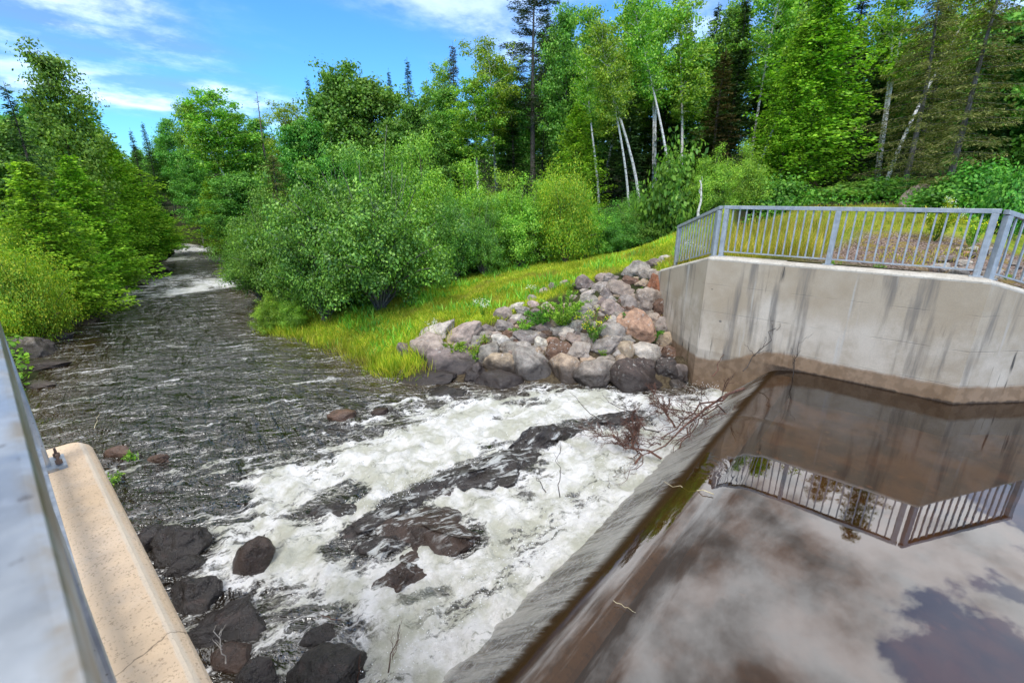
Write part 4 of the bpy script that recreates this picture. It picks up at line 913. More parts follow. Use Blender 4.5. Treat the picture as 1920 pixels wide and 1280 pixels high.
PR['aspen'] = [decid('aspen', 11, 13, 2.8, .25, 54, 66, .17, M['leaf_aspen'], M['bark_grey'], .02, .45, .42), decid('aspen', 12, 13, 2.6, .2, 54, 66, .17, M['leaf_aspen'], M['bark_grey'], -.03, .5, .40)]
PR['maple'] = [decid('maple', 21, 11, 3.6, .12, 80, 70, .19, M['leaf_maple'], M['bark_brown'], .0, .45, .46), decid('maple', 22, 11, 3.4, .1, 80, 70, .19, M['leaf_maple'], M['bark_brown'], .02, .5, .44)]
PR['cedar'] = [conifer('cedar', 31, 11, 2.5, .05, .78, .24, 6, .05, .28, .15, .10, .11, M['leaf_cedar'], M['bark_brown'], .55, 3, flat=False, hang=.15), conifer('cedar', 32, 11, 2.4, .06, .7, .25, 6, .12, .22, .15, .10, .11, M['leaf_cedar'], M['bark_brown'], .55, 3, flat=False, hang=.25)]
PR['spruce'] = [conifer('spruce', 41, 14, 1.9, .05, .95, .34, 6, .32, .1, .20, .055, .10, M['leaf_spruce'], M['bark_brown'], .5, 3), conifer('spruce', 42, 14, 1.7, .08, .85, .36, 6, .40, .1, .20, .055, .10, M['leaf_spruce'], M['bark_brown'], .5, 3)]
PR['brown_spruce'] = [recolor(PR['spruce'][1], M['leaf_brown'], 'brown_spruce_crown')]
PR['moss'] = [conifer('mossy_spruce', 51, 12, 2.3, .10, .6, .38, 6, .45, .12, .17, .034, .075, M['leaf_moss'], M['bark_grey'], .45, 4, sparse=.10, hang=.45), conifer('mossy_spruce', 52, 12, 2.5, .14, .55, .38, 6, .50, .1, .17, .034, .075, M['leaf_moss'], M['bark_grey'], .45, 4, sparse=.10, hang=.5, lean=.05)]
PR['pine'] = [conifer('pine', 61, 20, 2.7, .36, .42, .60, 6, -.12, .12, .24, .05, .08, M['leaf_pine'], M['bark_grey'], .34, 5, r0=.22, sparse=.10, flat=False, tuft=.30)]
PR['dead'] = [conifer('dead_spruce', 71, 11, .8, .25, .8, .5, 5, .3, .05, .16, .03, .16, M['leaf_brown'], M['bark_grey'], .3, 1, r0=.11, sparse=.45)]
PR['alder'] = [bush('alder', 81, 3.2, 2.3, 84, 200, .060, M['leaf_alder'], M['bark_grey'], .17, ncl=5), bush('alder', 82, 3.2, 2.1, 70, 190, .062, M['leaf_alder'], M['bark_grey'], .19, ncl=5)]
PR['willow'] = [bush('willow', 91, 3, 1.6, 52, 150, .062, M['leaf_willow'], M['bark_brown'], .17, ncl=5), bush('willow', 92, 3, 1.5, 46, 150, .062, M['leaf_willow'], M['bark_brown'], .19, ncl=5)]
PR['yellow'] = [bush('yellow_bush', 95, 2.2, 1.6, 52, 150, .052, M['leaf_yellow'], M['bark_brown'], .25)]
PR['under'] = [bush('undershrub', 97, 2.0, 1.5, 30, 50, .15, M['leaf_under'], M['bark_brown'], .28), bush('undershrub', 98, 2.0, 1.5, 30, 50, .15, M['leaf_under'], M['bark_brown'], .28)]
PR['darkbush'] = [recolor(PR['alder'][1], M['leaf_maple'], 'dark_bush_foliage')]
NAMES = dict(birch='birch_tree', birch_lean='birch_tree', aspen='aspen_tree', maple='broadleaf_tree', cedar='cedar_tree', spruce='spruce_tree', brown_spruce='spruce_tree', moss='mossy_spruce_tree', pine='pine_tree', dead='dead_spruce_tree', alder='alder_bush', willow='leafy_bush', yellow='yellow_bush', under='understory_shrub', darkbush='leafy_bush')
cnt = {}
def plant(kind, px, top, d, wp, label, base=None, rot=None, group=None, lean=0., dz=0.):
    pr = PR[kind]; i = cnt.get(kind, 0); cnt[kind] = i + 1; pr = pr[i % len(pr)]
    pt = at_d(px, top, d); x, y = pt[0], pt[1]; b = gz(x, y) + dz if base is None else at_d(px, base, d)[2]
    if base is None and xl(y) < x < xr(y) and y > 3.4: b = float(zr(x, y)) - .1 + dz
    h = max(.3, pt[2] - b); W = wp * depth((x, y, (pt[2] + b) / 2)) / FPX
    t = thing(NAMES[kind], label, 'bush' if pr.get('bush') else 'tree', (x, y, b - .05), rot if rot is not None else (i * 2.399 + px * .01), group, (W / 2 / pr['R'], W / 2 / pr['R'], h / pr['H']))
    if lean: t.rotation_euler[1] = lean
    link('stem' if pr.get('bush') else 'trunk', pr['trunk'], t); link('foliage' if pr.get('bush') else 'crown', pr['crown'], t)
    return t
GL = 'trees of the left bank'; GC = 'trees upstream of the bushes'; GR = 'trees of the right-hand forest'
# left bank
for a in [('spruce', 5, 150, 25, 120, 'dark spruce top at the left edge of the picture'), ('aspen', 75, 104, 33, 150, 'tallest airy tree of the left bank, with an olive open top'),
  ('cedar', 150, 180, 36, 180, 'tall cedar just right of the tallest left bank tree'), ('cedar', 40, 300, 23, 210, 'bright cedar lowest at the left edge behind the yellow bushes'),
  ('cedar', 125, 290, 29, 200, 'bright green cedar in the middle of the left bank slope'), ('cedar', 200, 262, 41, 190, 'cedar whose peak stands midway down the left bank skyline'),
  ('cedar', 232, 310, 41, 150, 'cedar leaning out over the left bank near the riffle'), ('cedar', 280, 375, 48, 105, 'last cedar of the left bank before the river bend'),
  ('cedar', 170, 400, 33, 140, 'low bushy cedar over the left bank grasses'), ('maple', -10, 250, 30, 170, 'broadleaf tree half outside the left edge'),
  ('spruce', 243, 240, 66, 40, 'left one of two thin spruce spires above the river bend'), ('spruce', 266, 228, 68, 46, 'right one of two thin spruce spires above the river bend'),
  ('willow', 305, 415, 50, 60, 'round green bush at the bend on the left bank'), ('cedar', 100, 380, 26, 150, 'short cedar behind the flowering plants of the left bank')]: plant(*a, group=GL)
# upstream middle
for a in [('aspen', 318, 225, 66, 70, 'pale aspen closing the view over the river bend'), ('aspen', 350, 200, 62, 75, 'aspen right above the far end of the river'), ('birch', 402, 172, 42, 130, 'loose-topped birch with a pale trunk above the narrow river'),
  ('aspen', 445, 215, 44, 110, 'light green aspen right of the loose-topped birch'), ('dead', 480, 172, 44, 50, 'bare thin dead spruce spire against the sky'), ('cedar', 392, 330, 42, 100, 'cedar overhanging the right bank at the river bend'),
  ('maple', 440, 330, 36, 130, 'dark broadleaf tree overhanging the narrow river'), ('moss', 510, 290, 37, 110, 'olive feathery conifer left of the big broadleaf trees'), ('spruce', 545, 220, 52, 70, 'dark spruce behind the olive conifer'),
  ('spruce', 575, 142, 50, 60, 'spruce with a bare tip rising left of the broadleaf trees'), ('maple', 625, 150, 42, 170, 'left one of the big dark broadleaf trees'), ('maple', 700, 158, 41, 190, 'broad middle one of the big dark broadleaf trees'), ('maple', 770, 205, 38, 150, 'right one of the big dark broadleaf trees'),
  ('maple', 560, 235, 40, 130, 'broadleaf tree at the left flank of the big dark group'), ('spruce', 728, 128, 60, 44, 'thin spruce spire rising behind the broadleaf trees'), ('spruce', 763, 108, 60, 62, 'fuller spruce spire right of the thin one'), ('spruce', 800, 165, 62, 60, 'short spruce right of the two spires'),
  ('aspen', 350, 290, 58, 80, 'low aspen at the bend above the dark river gap'), ('aspen', 478, 225, 52, 110, 'yellow-green aspen standing behind the bare dead spire'), ('birch', 528, 205, 50, 100, 'birch filling the skyline left of the big dark broadleaf group'), ('aspen', 300, 262, 70, 80, 'far aspen seen over the river bend beside the two spruce spires'), ('cedar', 450, 420, 27, 100, 'young cedar at the waterline left of the alders')]: plant(*a, group=GC)
# right-hand forest
for a in [('brown_spruce', 848, 78, 48, 70, 'brown-tinged spruce top rising left of the white pine'), ('birch', 815, 110, 47, 80, 'birch crown hanging left of the brown-tinged spruce'), ('birch', 895, 150, 40, 110, 'birch with forked white trunks left of the pine'), ('birch', 930, 92, 42, 110, 'light birch top just left of the pine'),
  ('pine', 1003, -75, 44, 150, 'tall white pine towering out of the picture'), ('spruce', 870, 260, 44, 110, 'dark spruce under the forked birch'), ('spruce', 960, 215, 40, 120, 'dark spruce at the foot of the pine'), ('aspen', 860, 210, 44, 110, 'aspen filling between the broadleaf group and the birches'),
  ('aspen', 835, 170, 45, 120, 'aspen at the right shoulder of the big dark broadleaf group'), ('aspen', 955, 130, 45, 110, 'aspen crown close behind the white pine trunk'), ('aspen', 1068, 28, 40, 120, 'tall aspen immediately right of the pine'), ('aspen', 1120, 60, 41, 110, 'second aspen right of the pine'), ('cedar', 1085, 195, 30, 150, 'bright yellow-green cedar standing forward below the aspens'), ('birch', 1150, 70, 38, 110, 'birch with a straight white trunk behind the bright cedar'),
  ('birch', 1200, 5, 38, 130, 'birch with hanging light crown above the guardrail corner'), ('birch', 1262, -10, 36, 130, 'birch with a full light crown left of the guardrail corner'), ('birch', 1312, -20, 36, 120, 'birch with slender upright trunk right of the full light crown'), ('spruce', 1348, 5, 46, 110, 'dark spruce top rising deep behind the rusty one'), ('aspen', 1042, 62, 47, 110, 'aspen crown touching the pine on its right, far back'), ('spruce', 1075, 115, 46, 100, 'dark spruce filling behind the two aspens'), ('spruce', 1140, 105, 46, 100, 'dark spruce deep behind the upright white birch trunk'), ('spruce', 1215, 95, 44, 110, 'dark spruce deep behind the hanging light birch crown'), ('spruce', 1295, 50, 44, 120, 'dark spruce deep behind the slim straight birch'), ('spruce', 1470, 10, 42, 130, 'dark spruce deep behind the right-leaning birches'), ('spruce', 1180, 200, 36, 130, 'dark spruce between the birch trunks'),
  ('spruce', 1250, 190, 37, 120, 'dark spruce behind the bare leaning birch trunk'), ('brown_spruce', 1362, 90, 35, 100, 'rusty dying spruce behind the middle guardrail'), ('spruce', 1405, -30, 37, 120, 'tall dark spruce behind the rusty one'), ('birch', 1455, -60, 38, 120, 'birch leaning right between the dark spruce and the large cedar'),
  ('spruce', 1330, 250, 33, 130, 'lower dark spruce behind the guardrail corner'), ('cedar', 1572, -70, 31, 250, 'huge bright cedar behind the middle guardrail'), ('cedar', 1512, 40, 30, 150, 'smaller bright cedar at the left side of the huge one'), ('spruce', 1440, 180, 33, 130, 'dark spruce left of the two bright cedars'),
  ('birch', 1745, -90, 34, 160, 'tall birch with a bright leaning trunk right of the huge cedar'), ('spruce', 1670, 60, 37, 140, 'dark spruce between the huge cedar and the tall birch'), ('spruce', 1712, 200, 29, 150, 'low dark fir under the tall birch'), ('moss', 1808, -90, 25, 190, 'lichen-hung olive spruce behind the right guardrail post'),
  ('moss', 1905, -120, 21, 210, 'lichen-hung olive spruce at the right edge of the picture'), ('spruce', 1790, 20, 34, 150, 'dark spruce behind the lichen-hung pair'), ('spruce', 1630, -60, 42, 130, 'dark spruce top over the right shoulder of the huge cedar'), ('spruce', 1100, 260, 37, 110, 'shaded spruce behind the bright forward cedar'),
  ('aspen', 1225, 90, 44, 120, 'aspen crown far behind the birch trunks'), ('aspen', 1380, 20, 45, 130, 'aspen crown far behind the rusty spruce'), ('aspen', 1500, -50, 46, 140, 'aspen crown far behind the smaller bright cedar'), ('spruce', 1020, 240, 36, 110, 'shaded spruce right of the pine trunk')]: plant(*a, group=GR)
RL = -YAW + math.pi
for px, top, d, wp, rot, lb in [(1228, 15, 31, 100, RL, 'left-leaning birch whose bare white trunk rises over the guardrail corner'), (1205, 60, 29, 80, RL + .5, 'thinner birch leaning the same way left of the bare white trunk'), (1300, -40, 30, 90, 2.2, 'slim straight birch right of the bare leaning trunk'), (1475, -70, 30, 90, -YAW, 'birch leaning right at the left side of the bright cedars'), (1765, -100, 28, 120, -YAW + .3, 'birch leaning right before the lichen-hung spruces'), (1140, 60, 33, 80, 1.0, 'upright white birch trunk behind the bright forward cedar'), (430, 190, 40, 80, RL - .3, 'birch with a pale leaning trunk over the narrow river')]: plant('birch_lean', px, top, d, wp, lb, rot=rot, group=GR)
# bushes of the right bank, front and back rows
GB = 'bushes along the right bank'
for a in [('alder', 690, 332, 15.8, 300, 'biggest rounded dark alder bush above the lawn'), ('alder', 585, 395, 16.5, 190, 'alder bush left of the biggest one, over the water'), ('darkbush', 515, 380, 19.5, 170, 'dark bush bending over the river left of the alders'), ('darkbush', 470, 440, 22, 120, 'lowest dark bush hanging over the narrow river'),
  ('alder', 640, 345, 18, 170, 'alder bush peeking over the left shoulder of the biggest one'), ('willow', 800, 310, 20, 130, 'pale bush rising behind the right side of the biggest alder'), ('willow', 755, 325, 21, 120, 'pale bush behind the crown of the biggest alder'), ('alder', 845, 385, 18.5, 110, 'alder bush directly right of the biggest one'),
  ('willow', 890, 345, 21, 150, 'light bush in the middle of the bush row'), ('alder', 905, 400, 18.8, 100, 'small dark alder in the middle of the bush row front'), ('willow', 975, 365, 19.5, 130, 'olive bush left of the yellow-topped bush'), ('yellow', 1065, 338, 19.3, 110, 'yellow-topped bush standing out of the bush row'),
  ('willow', 1020, 370, 20.5, 110, 'green bush behind and left of the yellow-topped bush'), ('willow', 1100, 385, 20, 90, 'light bush right of the yellow-topped bush'), ('darkbush', 1160, 400, 21, 130, 'dark green bush between the yellow-topped bush and the guardrail'), ('darkbush', 1230, 388, 21.5, 130, 'dark green bush just left of the short guardrail'),
  ('willow', 940, 355, 23, 120, 'pale bush at the back of the row below the pine'), ('darkbush', 1195, 372, 23, 120, 'shadowed bush under the white birch trunks'), ('willow', 500, 560, 17.0, 70, 'small bright sprout bush at the waterline below the alders'), ('willow', 545, 560, 16.6, 60, 'second small bright bush where lawn and water meet')]: plant(*a, group=GB)
GU = 'shrubs at the forest edge behind the guardrail'
for a in [('under', 1275, 310, 21, 120, 'leafy shrub at the left end behind the short guardrail'), ('willow', 1345, 300, 20, 100, 'bright sapling behind the guardrail corner'), ('willow', 1405, 295, 22, 90, 'bright sapling left of the cedar trunks'), ('under', 1460, 348, 23, 110, 'low shrub in front of the cedars at left'),
  ('under', 1600, 345, 24, 120, 'maple-leaved shrub right of the cedar trunks'), ('under', 1665, 340, 24, 120, 'maple-leaved shrub in front of the low dark fir'), ('under', 1780, 342, 20, 110, 'maple-leaved shrub beside the granite boulder'), ('under', 1835, 325, 20, 110, 'yellowish shrub between the two lichen-hung spruces'), ('under', 1910, 335, 18, 90, 'shrub at the right edge above the end guardrail')]: plant(*a, group=GU)
GLB = 'bushes of the left bank'
for a in [('yellow', 22, 486, 20, 120, 'big yellow-green bush with yellow leaves beside the near guardrail', None), ('yellow', 50, 428, 24, 110, 'olive-yellow bush above the big yellow-green one', None), ('willow', 85, 545, 21, 70, 'green bush at the water right of the big yellow-green one', None), ('willow', 160, 528, 26, 56, 'small bright fern-like clump above the waterline stones', None), ('willow', 240, 500, 33, 56, 'low bush on the bank beside the far riffle', None), ('under', 130, 512, 24.5, 60, 'white-leaved low plant behind the fern-like clump', None)]: plant(*a, group=GLB)
# dense wood filling the distance: one mass
def far_wood():
    rg = np.random.default_rng(77); Ps = []
    protos = [conifer('w', 200 + i, 12, 2.2, .03, .85, .55, 6, .25, .1, .42, .16, .30, M['leaf_spruce'], M['bark_brown'], .5, 2) for i in range(2)] + [decid('w', 210 + i, 12, 2.8, .1, 44, 26, .32, M['leaf_maple'], M['bark_brown'], 0, .5, .55) for i in range(2)]
    arr = []
    for p in protos:
        m = p['crown']; v = np.empty(len(m.vertices) * 3, np.float32); m.vertices.foreach_get('co', v); arr.append(v.reshape(-1, 3))
    V = {0: [], 1: []}
    spots = [(rg.uniform(-330, 2300), rg.uniform(46, 80)) for _ in range(150)] + [(rg.uniform(1120, 2150), rg.uniform(33, 46)) for _ in range(34)] + [(rg.uniform(-300, 160), rg.uniform(40, 60)) for _ in range(14)] + [(rg.uniform(215, 355), rg.uniform(70, 100)) for _ in range(30)] + [(rg.uniform(2000, 2900), rg.uniform(24, 40)) for _ in range(24)]
    for px, d in spots:
        p = at_d(px, 369, d); x, y = p[0], p[1]
        if xl(y) - 1.5 < x < xr(y) + 1.5: continue
        k = rg.integers(0, 4); tp = np.interp(px, [-300, 0, 100, 240, 330, 480, 600, 800, 900, 1100, 1300, 2300], [180, 230, 200, 285, 265, 250, 225, 215, 175, 120, 60, 40]) + rg.uniform(-15, 60)
        zt = at_d(px, tp, d)[2]; b = gz(x, y); h = np.clip(zt - b, 5, 17); a = rg.uniform(0, 6.28); s = h / 12 * rg.uniform(.8, 1.1)
        v = arr[k]; ca, sa = math.cos(a), math.sin(a)
        V[k // 2].append(np.stack([(v[:, 0] * ca - v[:, 1] * sa) * s + x, (v[:, 0] * sa + v[:, 1] * ca) * s + y, v[:, 2] * h / 12 + b], -1))
    for k, nm, mt, lb in ((0, 'far_conifer_wood', M['leaf_spruce'], 'dark conifers massed deep in the forest behind the nearer trees'), (1, 'far_broadleaf_wood', M['leaf_maple'], 'broadleaf mass deep in the forest behind the nearer trees')):
        v = np.concatenate(V[k]); o = link(nm, np_mesh(nm, v, np.arange(len(v)).reshape(-1, 4), mt)); o['kind'] = 'stuff'; tag(o, lb, 'forest')
far_wood()
# grass and undergrowth (stuff)
def scatter(n, sel, lo, hi, seed):
    rg = np.random.default_rng(seed); q = []; c = 0
    while c < n:
        x = rg.uniform(lo[0], hi[0], n * 2); y = rg.uniform(lo[1], hi[1], n * 2); k = sel(x, y, rg); q.append(np.c_[x[k], y[k]]); c += k.sum()
        if c == 0: break
    return np.concatenate(q)[:n], rg
def blades(name, q, rg, L, W, mat, label, lean=.45, cat='grass'):
    z = ground_z(q[:, 0], q[:, 1]); n = len(q); a = unit(rg.normal(size=(n, 3)) * np.array([lean, lean, .1]) + np.array([0, 0, 1.])); Ls = L * rg.uniform(.45, 1.3, n) * (1 if np.isscalar(L) else 1); nr = rg.normal(size=(n, 3))
    c = np.c_[q, z + .0] + a * (Ls * .45)[:, None]
    o = link(name, cards(name, c, a, nr, Ls, W * rg.uniform(.7, 1.3, n), mat)); o['kind'] = 'stuff'; tag(o, label, cat); return o
pd = lambda x, y: poly_sd(x, y, lawnp)
near_lawn = lambda x, y, rg: (pd(x, y) > rg.uniform(-.25, .1, len(x))) & ((y > 2.8 + (x - 10.6) * .3)) & (rg.uniform(0, 1, len(x)) < np.clip(1.25 - .04 * np.hypot(x, y), .2, 1))
q, rg = scatter(95000, near_lawn, (4, 2), (20, 19), 1); blades('lawn_grass', q, rg, .15, .017, M['grass'], 'short bright yellow-green grass on the bank above the boulders', .6)
edge_ = np.array([at_z(a, b, -.85)[:2] for a, b in [(505, 618), (545, 640), (600, 660), (650, 682), (700, 690), (750, 690), (790, 668)]])
def near_edge(x, y, rg):
    d = np.full(x.shape, 1e9)
    for a, b in zip(edge_[:-1], edge_[1:]):
        e = b - a; t = np.clip(((x - a[0]) * e[0] + (y - a[1]) * e[1]) / (e @ e), 0, 1); d = np.minimum(d, np.hypot(x - a[0] - t * e[0], y - a[1] - t * e[1]))
    return d < np.abs(rg.normal(0, .45, len(x)))
q, rg = scatter(9000, near_edge, (4, 8), (9, 19), 2); blades('bank_grass', q, rg, .42, .018, M['grass'], 'tall lush grass fringing the water at the lawn edge', .4)
dry = lambda x, y, rg: (pd(x, y) > 0) & (fbm(x * .9, y * .9, o=3, seed=15) + .25 * (x > 13.5) + .5 * (y > 1.8) > rg.uniform(-.1, .5, len(x))) & (y < 4.6) & (x > 10.95)
q, rg = scatter(7000, dry, (10.9, -5), (22, 4.6), 3); blades('dry_grass', q, rg, .17, .016, M['dry_grass'], 'sparse yellow grass on the gravel behind the guardrail', .5)
q, rg = scatter(5000, lambda x, y, rg: (pd(x, y) > 0) & (y > 1.4) & (y < 4.8) & (x > 11) & (x < 15), (11, 1), (15, 5), 4); blades('seed_grass', q, rg, .55, .014, M['dry_grass'], 'tall yellow seeding grass behind the guardrail corner', .3)
q, rg = scatter(2600, lambda x, y, rg: (pd(x, y) > .3) & (np.abs(pd(x, y) - 1.0) < 1.2) & (fbm(x * 1.2, y * 1.2, seed=6) > .05), (6, 4), (16, 14), 5); blades('meadow_weeds', q, rg, .34, .03, M['leaf_willow'], 'taller green weeds dotted over the grassy bank', .4, 'weeds')
def undergrowth(name, n, sel, lo, hi, seed, hmax, L, mat, label):
    q, rg = scatter(n, sel, lo, hi, seed); n = len(q); z = ground_z(q[:, 0], q[:, 1]) + hmax * rg.uniform(0, 1, n) ** 1.3 * (.45 + .55 * np.clip(.5 + fbm(q[:, 0] * .8, q[:, 1] * .8, seed=8) * 1.3, 0, 1)); nr = unit(rg.normal(size=(n, 3)) * .6 + np.array([0, 0, 1.])); ax = rg.normal(size=(n, 3)); Ls = L * rg.uniform(.6, 1.3, n)
    o = link(name, cards(name, np.c_[q, z], ax - nr * (ax * nr).sum(1)[:, None], nr, Ls, Ls * .65, mat)); o['kind'] = 'stuff'; tag(o, label, 'undergrowth')
undergrowth('undergrowth', 26000, lambda x, y, rg: (pd(x, y) < .1) & (pd(x, y) > -6) & (x > xr(y) + .6) & ((x > 12) | (y > 9)) & (y > -3) & (x + y > 17.5) & (np.hypot(x - 12.0, y - 6.0) > 3.8), (5, -3), (28, 26), 6, .6, .13, M['leaf_under'], 'leafy undergrowth along the forest edge behind the lawn')
undergrowth('left_bank_growth', 16000, lambda x, y, rg: (x < xl(y) - .05) & (x > xl(y) - 4), (-5, 15), (9, 46), 7, .8, .13, M['leaf_willow'], 'low green growth along the left bank above the water')
# ------------------------------------------------------------------ small plants among the rocks
def clump(name, label, cat, px, py, hpx, wpx, seed, mat, L, nl, W=.45, flower=None, p=None, group=None, fern=False):
    rg = np.random.default_rng(seed); p = p or hit(px, py + hpx * .45); k = depth(p) / FPX; H = hpx * k; Wd = wpx * k / 2
    t = thing(name, label, cat, p - Vector((0, 0, .03)), rg.uniform(0, 6), group); tb = Tubes(); c = []; a = []; nr = []; tips = []
    ns = max(6, int(16 * Wd / .4))
    for i in range(ns):
        az = rg.uniform(0, 6.28); r = Wd * math.sqrt(rg.uniform(0, 1)); tip = np.array([math.cos(az) * r, math.sin(az) * r, H * rg.uniform(.6, 1.05) * (1 - .35 * r / Wd)]); u = np.linspace(0, 1, 5)
        P = u[:, None] * tip * np.array([1, 1, 1]) ; P[:, 2] = tip[2] * np.sin(u * math.pi / 2); tb.add(P, np.linspace(.006, .003, 5), 3); tips.append(tip)
        m = nl; uu = rg.uniform(.2, 1.02, m); q = uu[:, None] * tip; q[:, 2] = tip[2] * np.sin(np.minimum(uu, 1) * math.pi / 2); dirv = unit(rg.normal(size=(m, 3)) + np.array([0, 0, .2])); c.append(q + dirv * L * .5); a.append(dirv); nr.append(unit(rg.normal(size=(m, 3)) * .6 + np.array([0, 0, 1.])))
    link('stem', tb.mesh('stem', M['leaf_under']), t); c = np.concatenate(c); Ls = L * rg.uniform(.6, 1.3, len(c)); link('foliage', cards('foliage', c, np.concatenate(a), np.concatenate(nr), Ls, Ls * W, mat), t)
    if flower:
        tp = np.array(tips); tp = tp[tp[:, 2] > np.percentile(tp[:, 2], 30)]; k = np.repeat(np.arange(len(tp)), 22); f = tp[k] + rg.normal(size=(len(k), 3)) * np.array([.045, .045, .03]); 
        for i_ in range(len(tp)): g = f[k == i_]; link('flower_head', cards('flower_head', g, rg.normal(size=g.shape), rg.normal(size=g.shape) * .5 + np.array([0, 0, 1]), .026, .02, flower), t)
    return t
clump('goldenrod', 'goldenrod clump with yellow flower heads among the boulders', 'flowering plant', 1112, 612, 78, 66, 1, M['leaf_under'], .06, 60, .3, M['flower_yellow'])
clump('leafy_plant', 'largest leafy green shrub growing among the upper boulders', 'plant', 1054, 578, 84, 110, 2, M['leaf_willow'], .065, 110)
clump('leafy_plant', 'low leafy plant left of the largest shrub in the pile', 'plant', 1014, 592, 48, 66, 3, M['leaf_under'], .06, 70)
clump('leafy_plant', 'yellow-green plant in the middle left of the pile', 'plant', 980, 612, 40, 54, 4, M['leaf_willow'], .055, 70)
clump('leafy_plant', 'green plant hugging the wall beside the salmon slab', 'plant', 1222, 626, 40, 44, 5, M['leaf_under'], .06, 70)
clump('leafy_plant', 'dark green plant between the goldenrod and the salmon slab', 'plant', 1170, 595, 34, 30, 6, M['leaf_under'], .06, 30)
clump('fern', 'yellow fern between the pink boulders at left of the pile', 'plant', 907, 633, 30, 30, 7, M['leaf_yellow'], .08, 18, .25)
clump('fern', 'yellow-green fern above the triangular stones', 'plant', 895, 655, 26, 44, 8, M['leaf_yellow'], .08, 18, .25)
clump('fern', 'bright fern in the pale ring of stones in the front', 'plant', 1136, 660, 24, 34, 9, M['leaf_willow'], .08, 22, .25)
clump('fern', 'green tuft under the yellow-green fern', 'plant', 890, 670, 26, 22, 10, M['leaf_willow'], .07, 22, .22)
clump('fern', 'small yellow-green fern above the egg-shaped boulder', 'plant', 1057, 643, 18, 20, 11, M['leaf_yellow'], .06, 20, .25)
clump('leafy_plant', 'green plant on top of the pink boulders at left', 'plant', 848, 650, 30, 60, 12, M['leaf_willow'], .06, 60)
clump('leafy_plant', 'small plant left of the angular blue-grey boulder', 'plant', 1070, 533, 26, 30, 14, M['leaf_willow'], .05, 26)
clump('leafy_plant', 'small plant below the angular blue-grey boulder', 'plant', 1208, 545, 28, 22, 15, M['leaf_under'], .05, 26)
clump('white_flower', 'white flower clump at the lawn edge left of the pile top', 'flowering plant', 998, 542, 24, 20, 16, M['leaf_under'], .05, 14, .3, M['flower_white'])
clump('white_flower', 'white flowering weeds on the lawn above the pale slab', 'flowering plant', 905, 575, 40, 40, 17, M['leaf_willow'], .05, 14, .3, M['flower_white'])
clump('white_flower', 'white flower heads left of the long pale slab', 'flowering plant', 815, 612, 28, 40, 18, M['leaf_willow'], .05, 12, .3, M['flower_white'])
def on_ground(px, d, z=0): q = at_d(px, 369, d); return Vector((q[0], q[1], gz(q[0], q[1]) + z))
clump('flowering_plant', 'tall yellow-green flowering weed behind the middle guardrail at right', 'flowering plant', 1775, 420, 88, 76, 19, M['leaf_yellow'], .10, 40, .3, M['flower_white'], p=on_ground(1775, 15.0))
clump('flowering_plant', 'second yellow-green flowering weed next to the right guardrail', 'flowering plant', 1850, 420, 70, 60, 20, M['leaf_willow'], .09, 34, .3, M['flower_yellow'], p=on_ground(1850, 14.5))
clump('flowering_plant', 'pale flowering weed seen through the short sloping guardrail', 'flowering plant', 1305, 450, 60, 50, 21, M['leaf_willow'], .06, 34, .3, M['flower_white'], p=on_ground(1305, 13.3))
lp_ = at_z(140, 545, -.9)
clump('pink_flower', 'pinkish flowering plant above the fern-like clump on the left bank', 'flowering plant', 145, 515, 40, 60, 22, M['leaf_alder'], .10, 30, .4, M['flower_pink'], p=Vector((lp_[0] - .6, lp_[1] + .5, gz(lp_[0] - .6, lp_[1] + .5))))
for px, py, s, lb in [(248, 862, 24, 'tiny green sprig growing in the river by the brown rocks'), (215, 905, 30, 'yellow-green tuft at the pier edge in the river')]:
    p = Vector(at_z(px, py, -.93)); clump('water_plant', lb, 'plant', px, py, s, s, px, M['leaf_willow'], .06, 20, .3, p=p)
for px, py, lb in [(1565, 497, 'grass tuft on the coping by the middle guardrail post'), (1645, 502, 'green tuft on the coping between the guardrail posts'), (1885, 520, 'moss tuft on the coping beside the right guardrail post')]:
    p = at_z(px, py, 2.12); clump('grass_tuft', lb, 'plant', px, py, 12, 24, px, M['leaf_willow'], .05, 14, .2, p=Vector((max(p[0], 10.85), p[1], 2.12)))
# ------------------------------------------------------------------ driftwood and twigs
def branchwork(name, label, p0, p1, r, seed, depth_=3, spread=.55, nb=6, mat='twig', cat='branch', sag=.0, group=None):
    rg = np.random.default_rng(seed); p0 = np.array(p0, float); p1 = np.array(p1, float); tb = Tubes()
    def grow(a, b, r, lv):
        m = 7; u = np.linspace(0, 1, m); ln = np.linalg.norm(b - a); P = a + u[:, None] * (b - a); P[1:-1] += rg.normal(size=(m - 2, 3)) * ln * .035; P[:, 2] -= np.sin(u * math.pi) * sag * ln
        tb.add(P, np.linspace(r, r * .35, m), 5 if lv == depth_ else 4)
        if lv <= 1: return
        for i in range(nb if lv == depth_ else max(2, nb // 2)):
            t = rg.uniform(.25, .98); s = a + t * (b - a); d = (b - a) / ln; e = unit((d + rg.normal(size=3) * spread + np.array([0, 0, .15]))[None])[0]
            grow(s, s + e * ln * rg.uniform(.22, .5) * (1.1 - t * .4), r * .5 * (1.1 - t * .5), lv - 1)
    grow(p0, p1, r, depth_); o = thing(name, label, cat, tuple(p0), 0, group)
    me = tb.mesh('branch', M[mat]); v = np.empty(len(me.vertices) * 3, np.float32); me.vertices.foreach_get('co', v); v = v.reshape(-1, 3) - p0.astype(np.float32); me.vertices.foreach_set('co', v.ravel()); me.update()
    bpy.data.objects.remove(o); o = link(name, me); o.location = tuple(p0); tag(o, label, cat, group); return o
A = lambda px, py, z: at_z(px, py, z)
GD = 'driftwood caught below the weir'
branchwork('driftwood', 'reddish driftwood limb lodged at the far end of the chute', A(1395, 728, -.15), A(1215, 850, -.62), .028, 1, 4, .6, 14, group=GD)
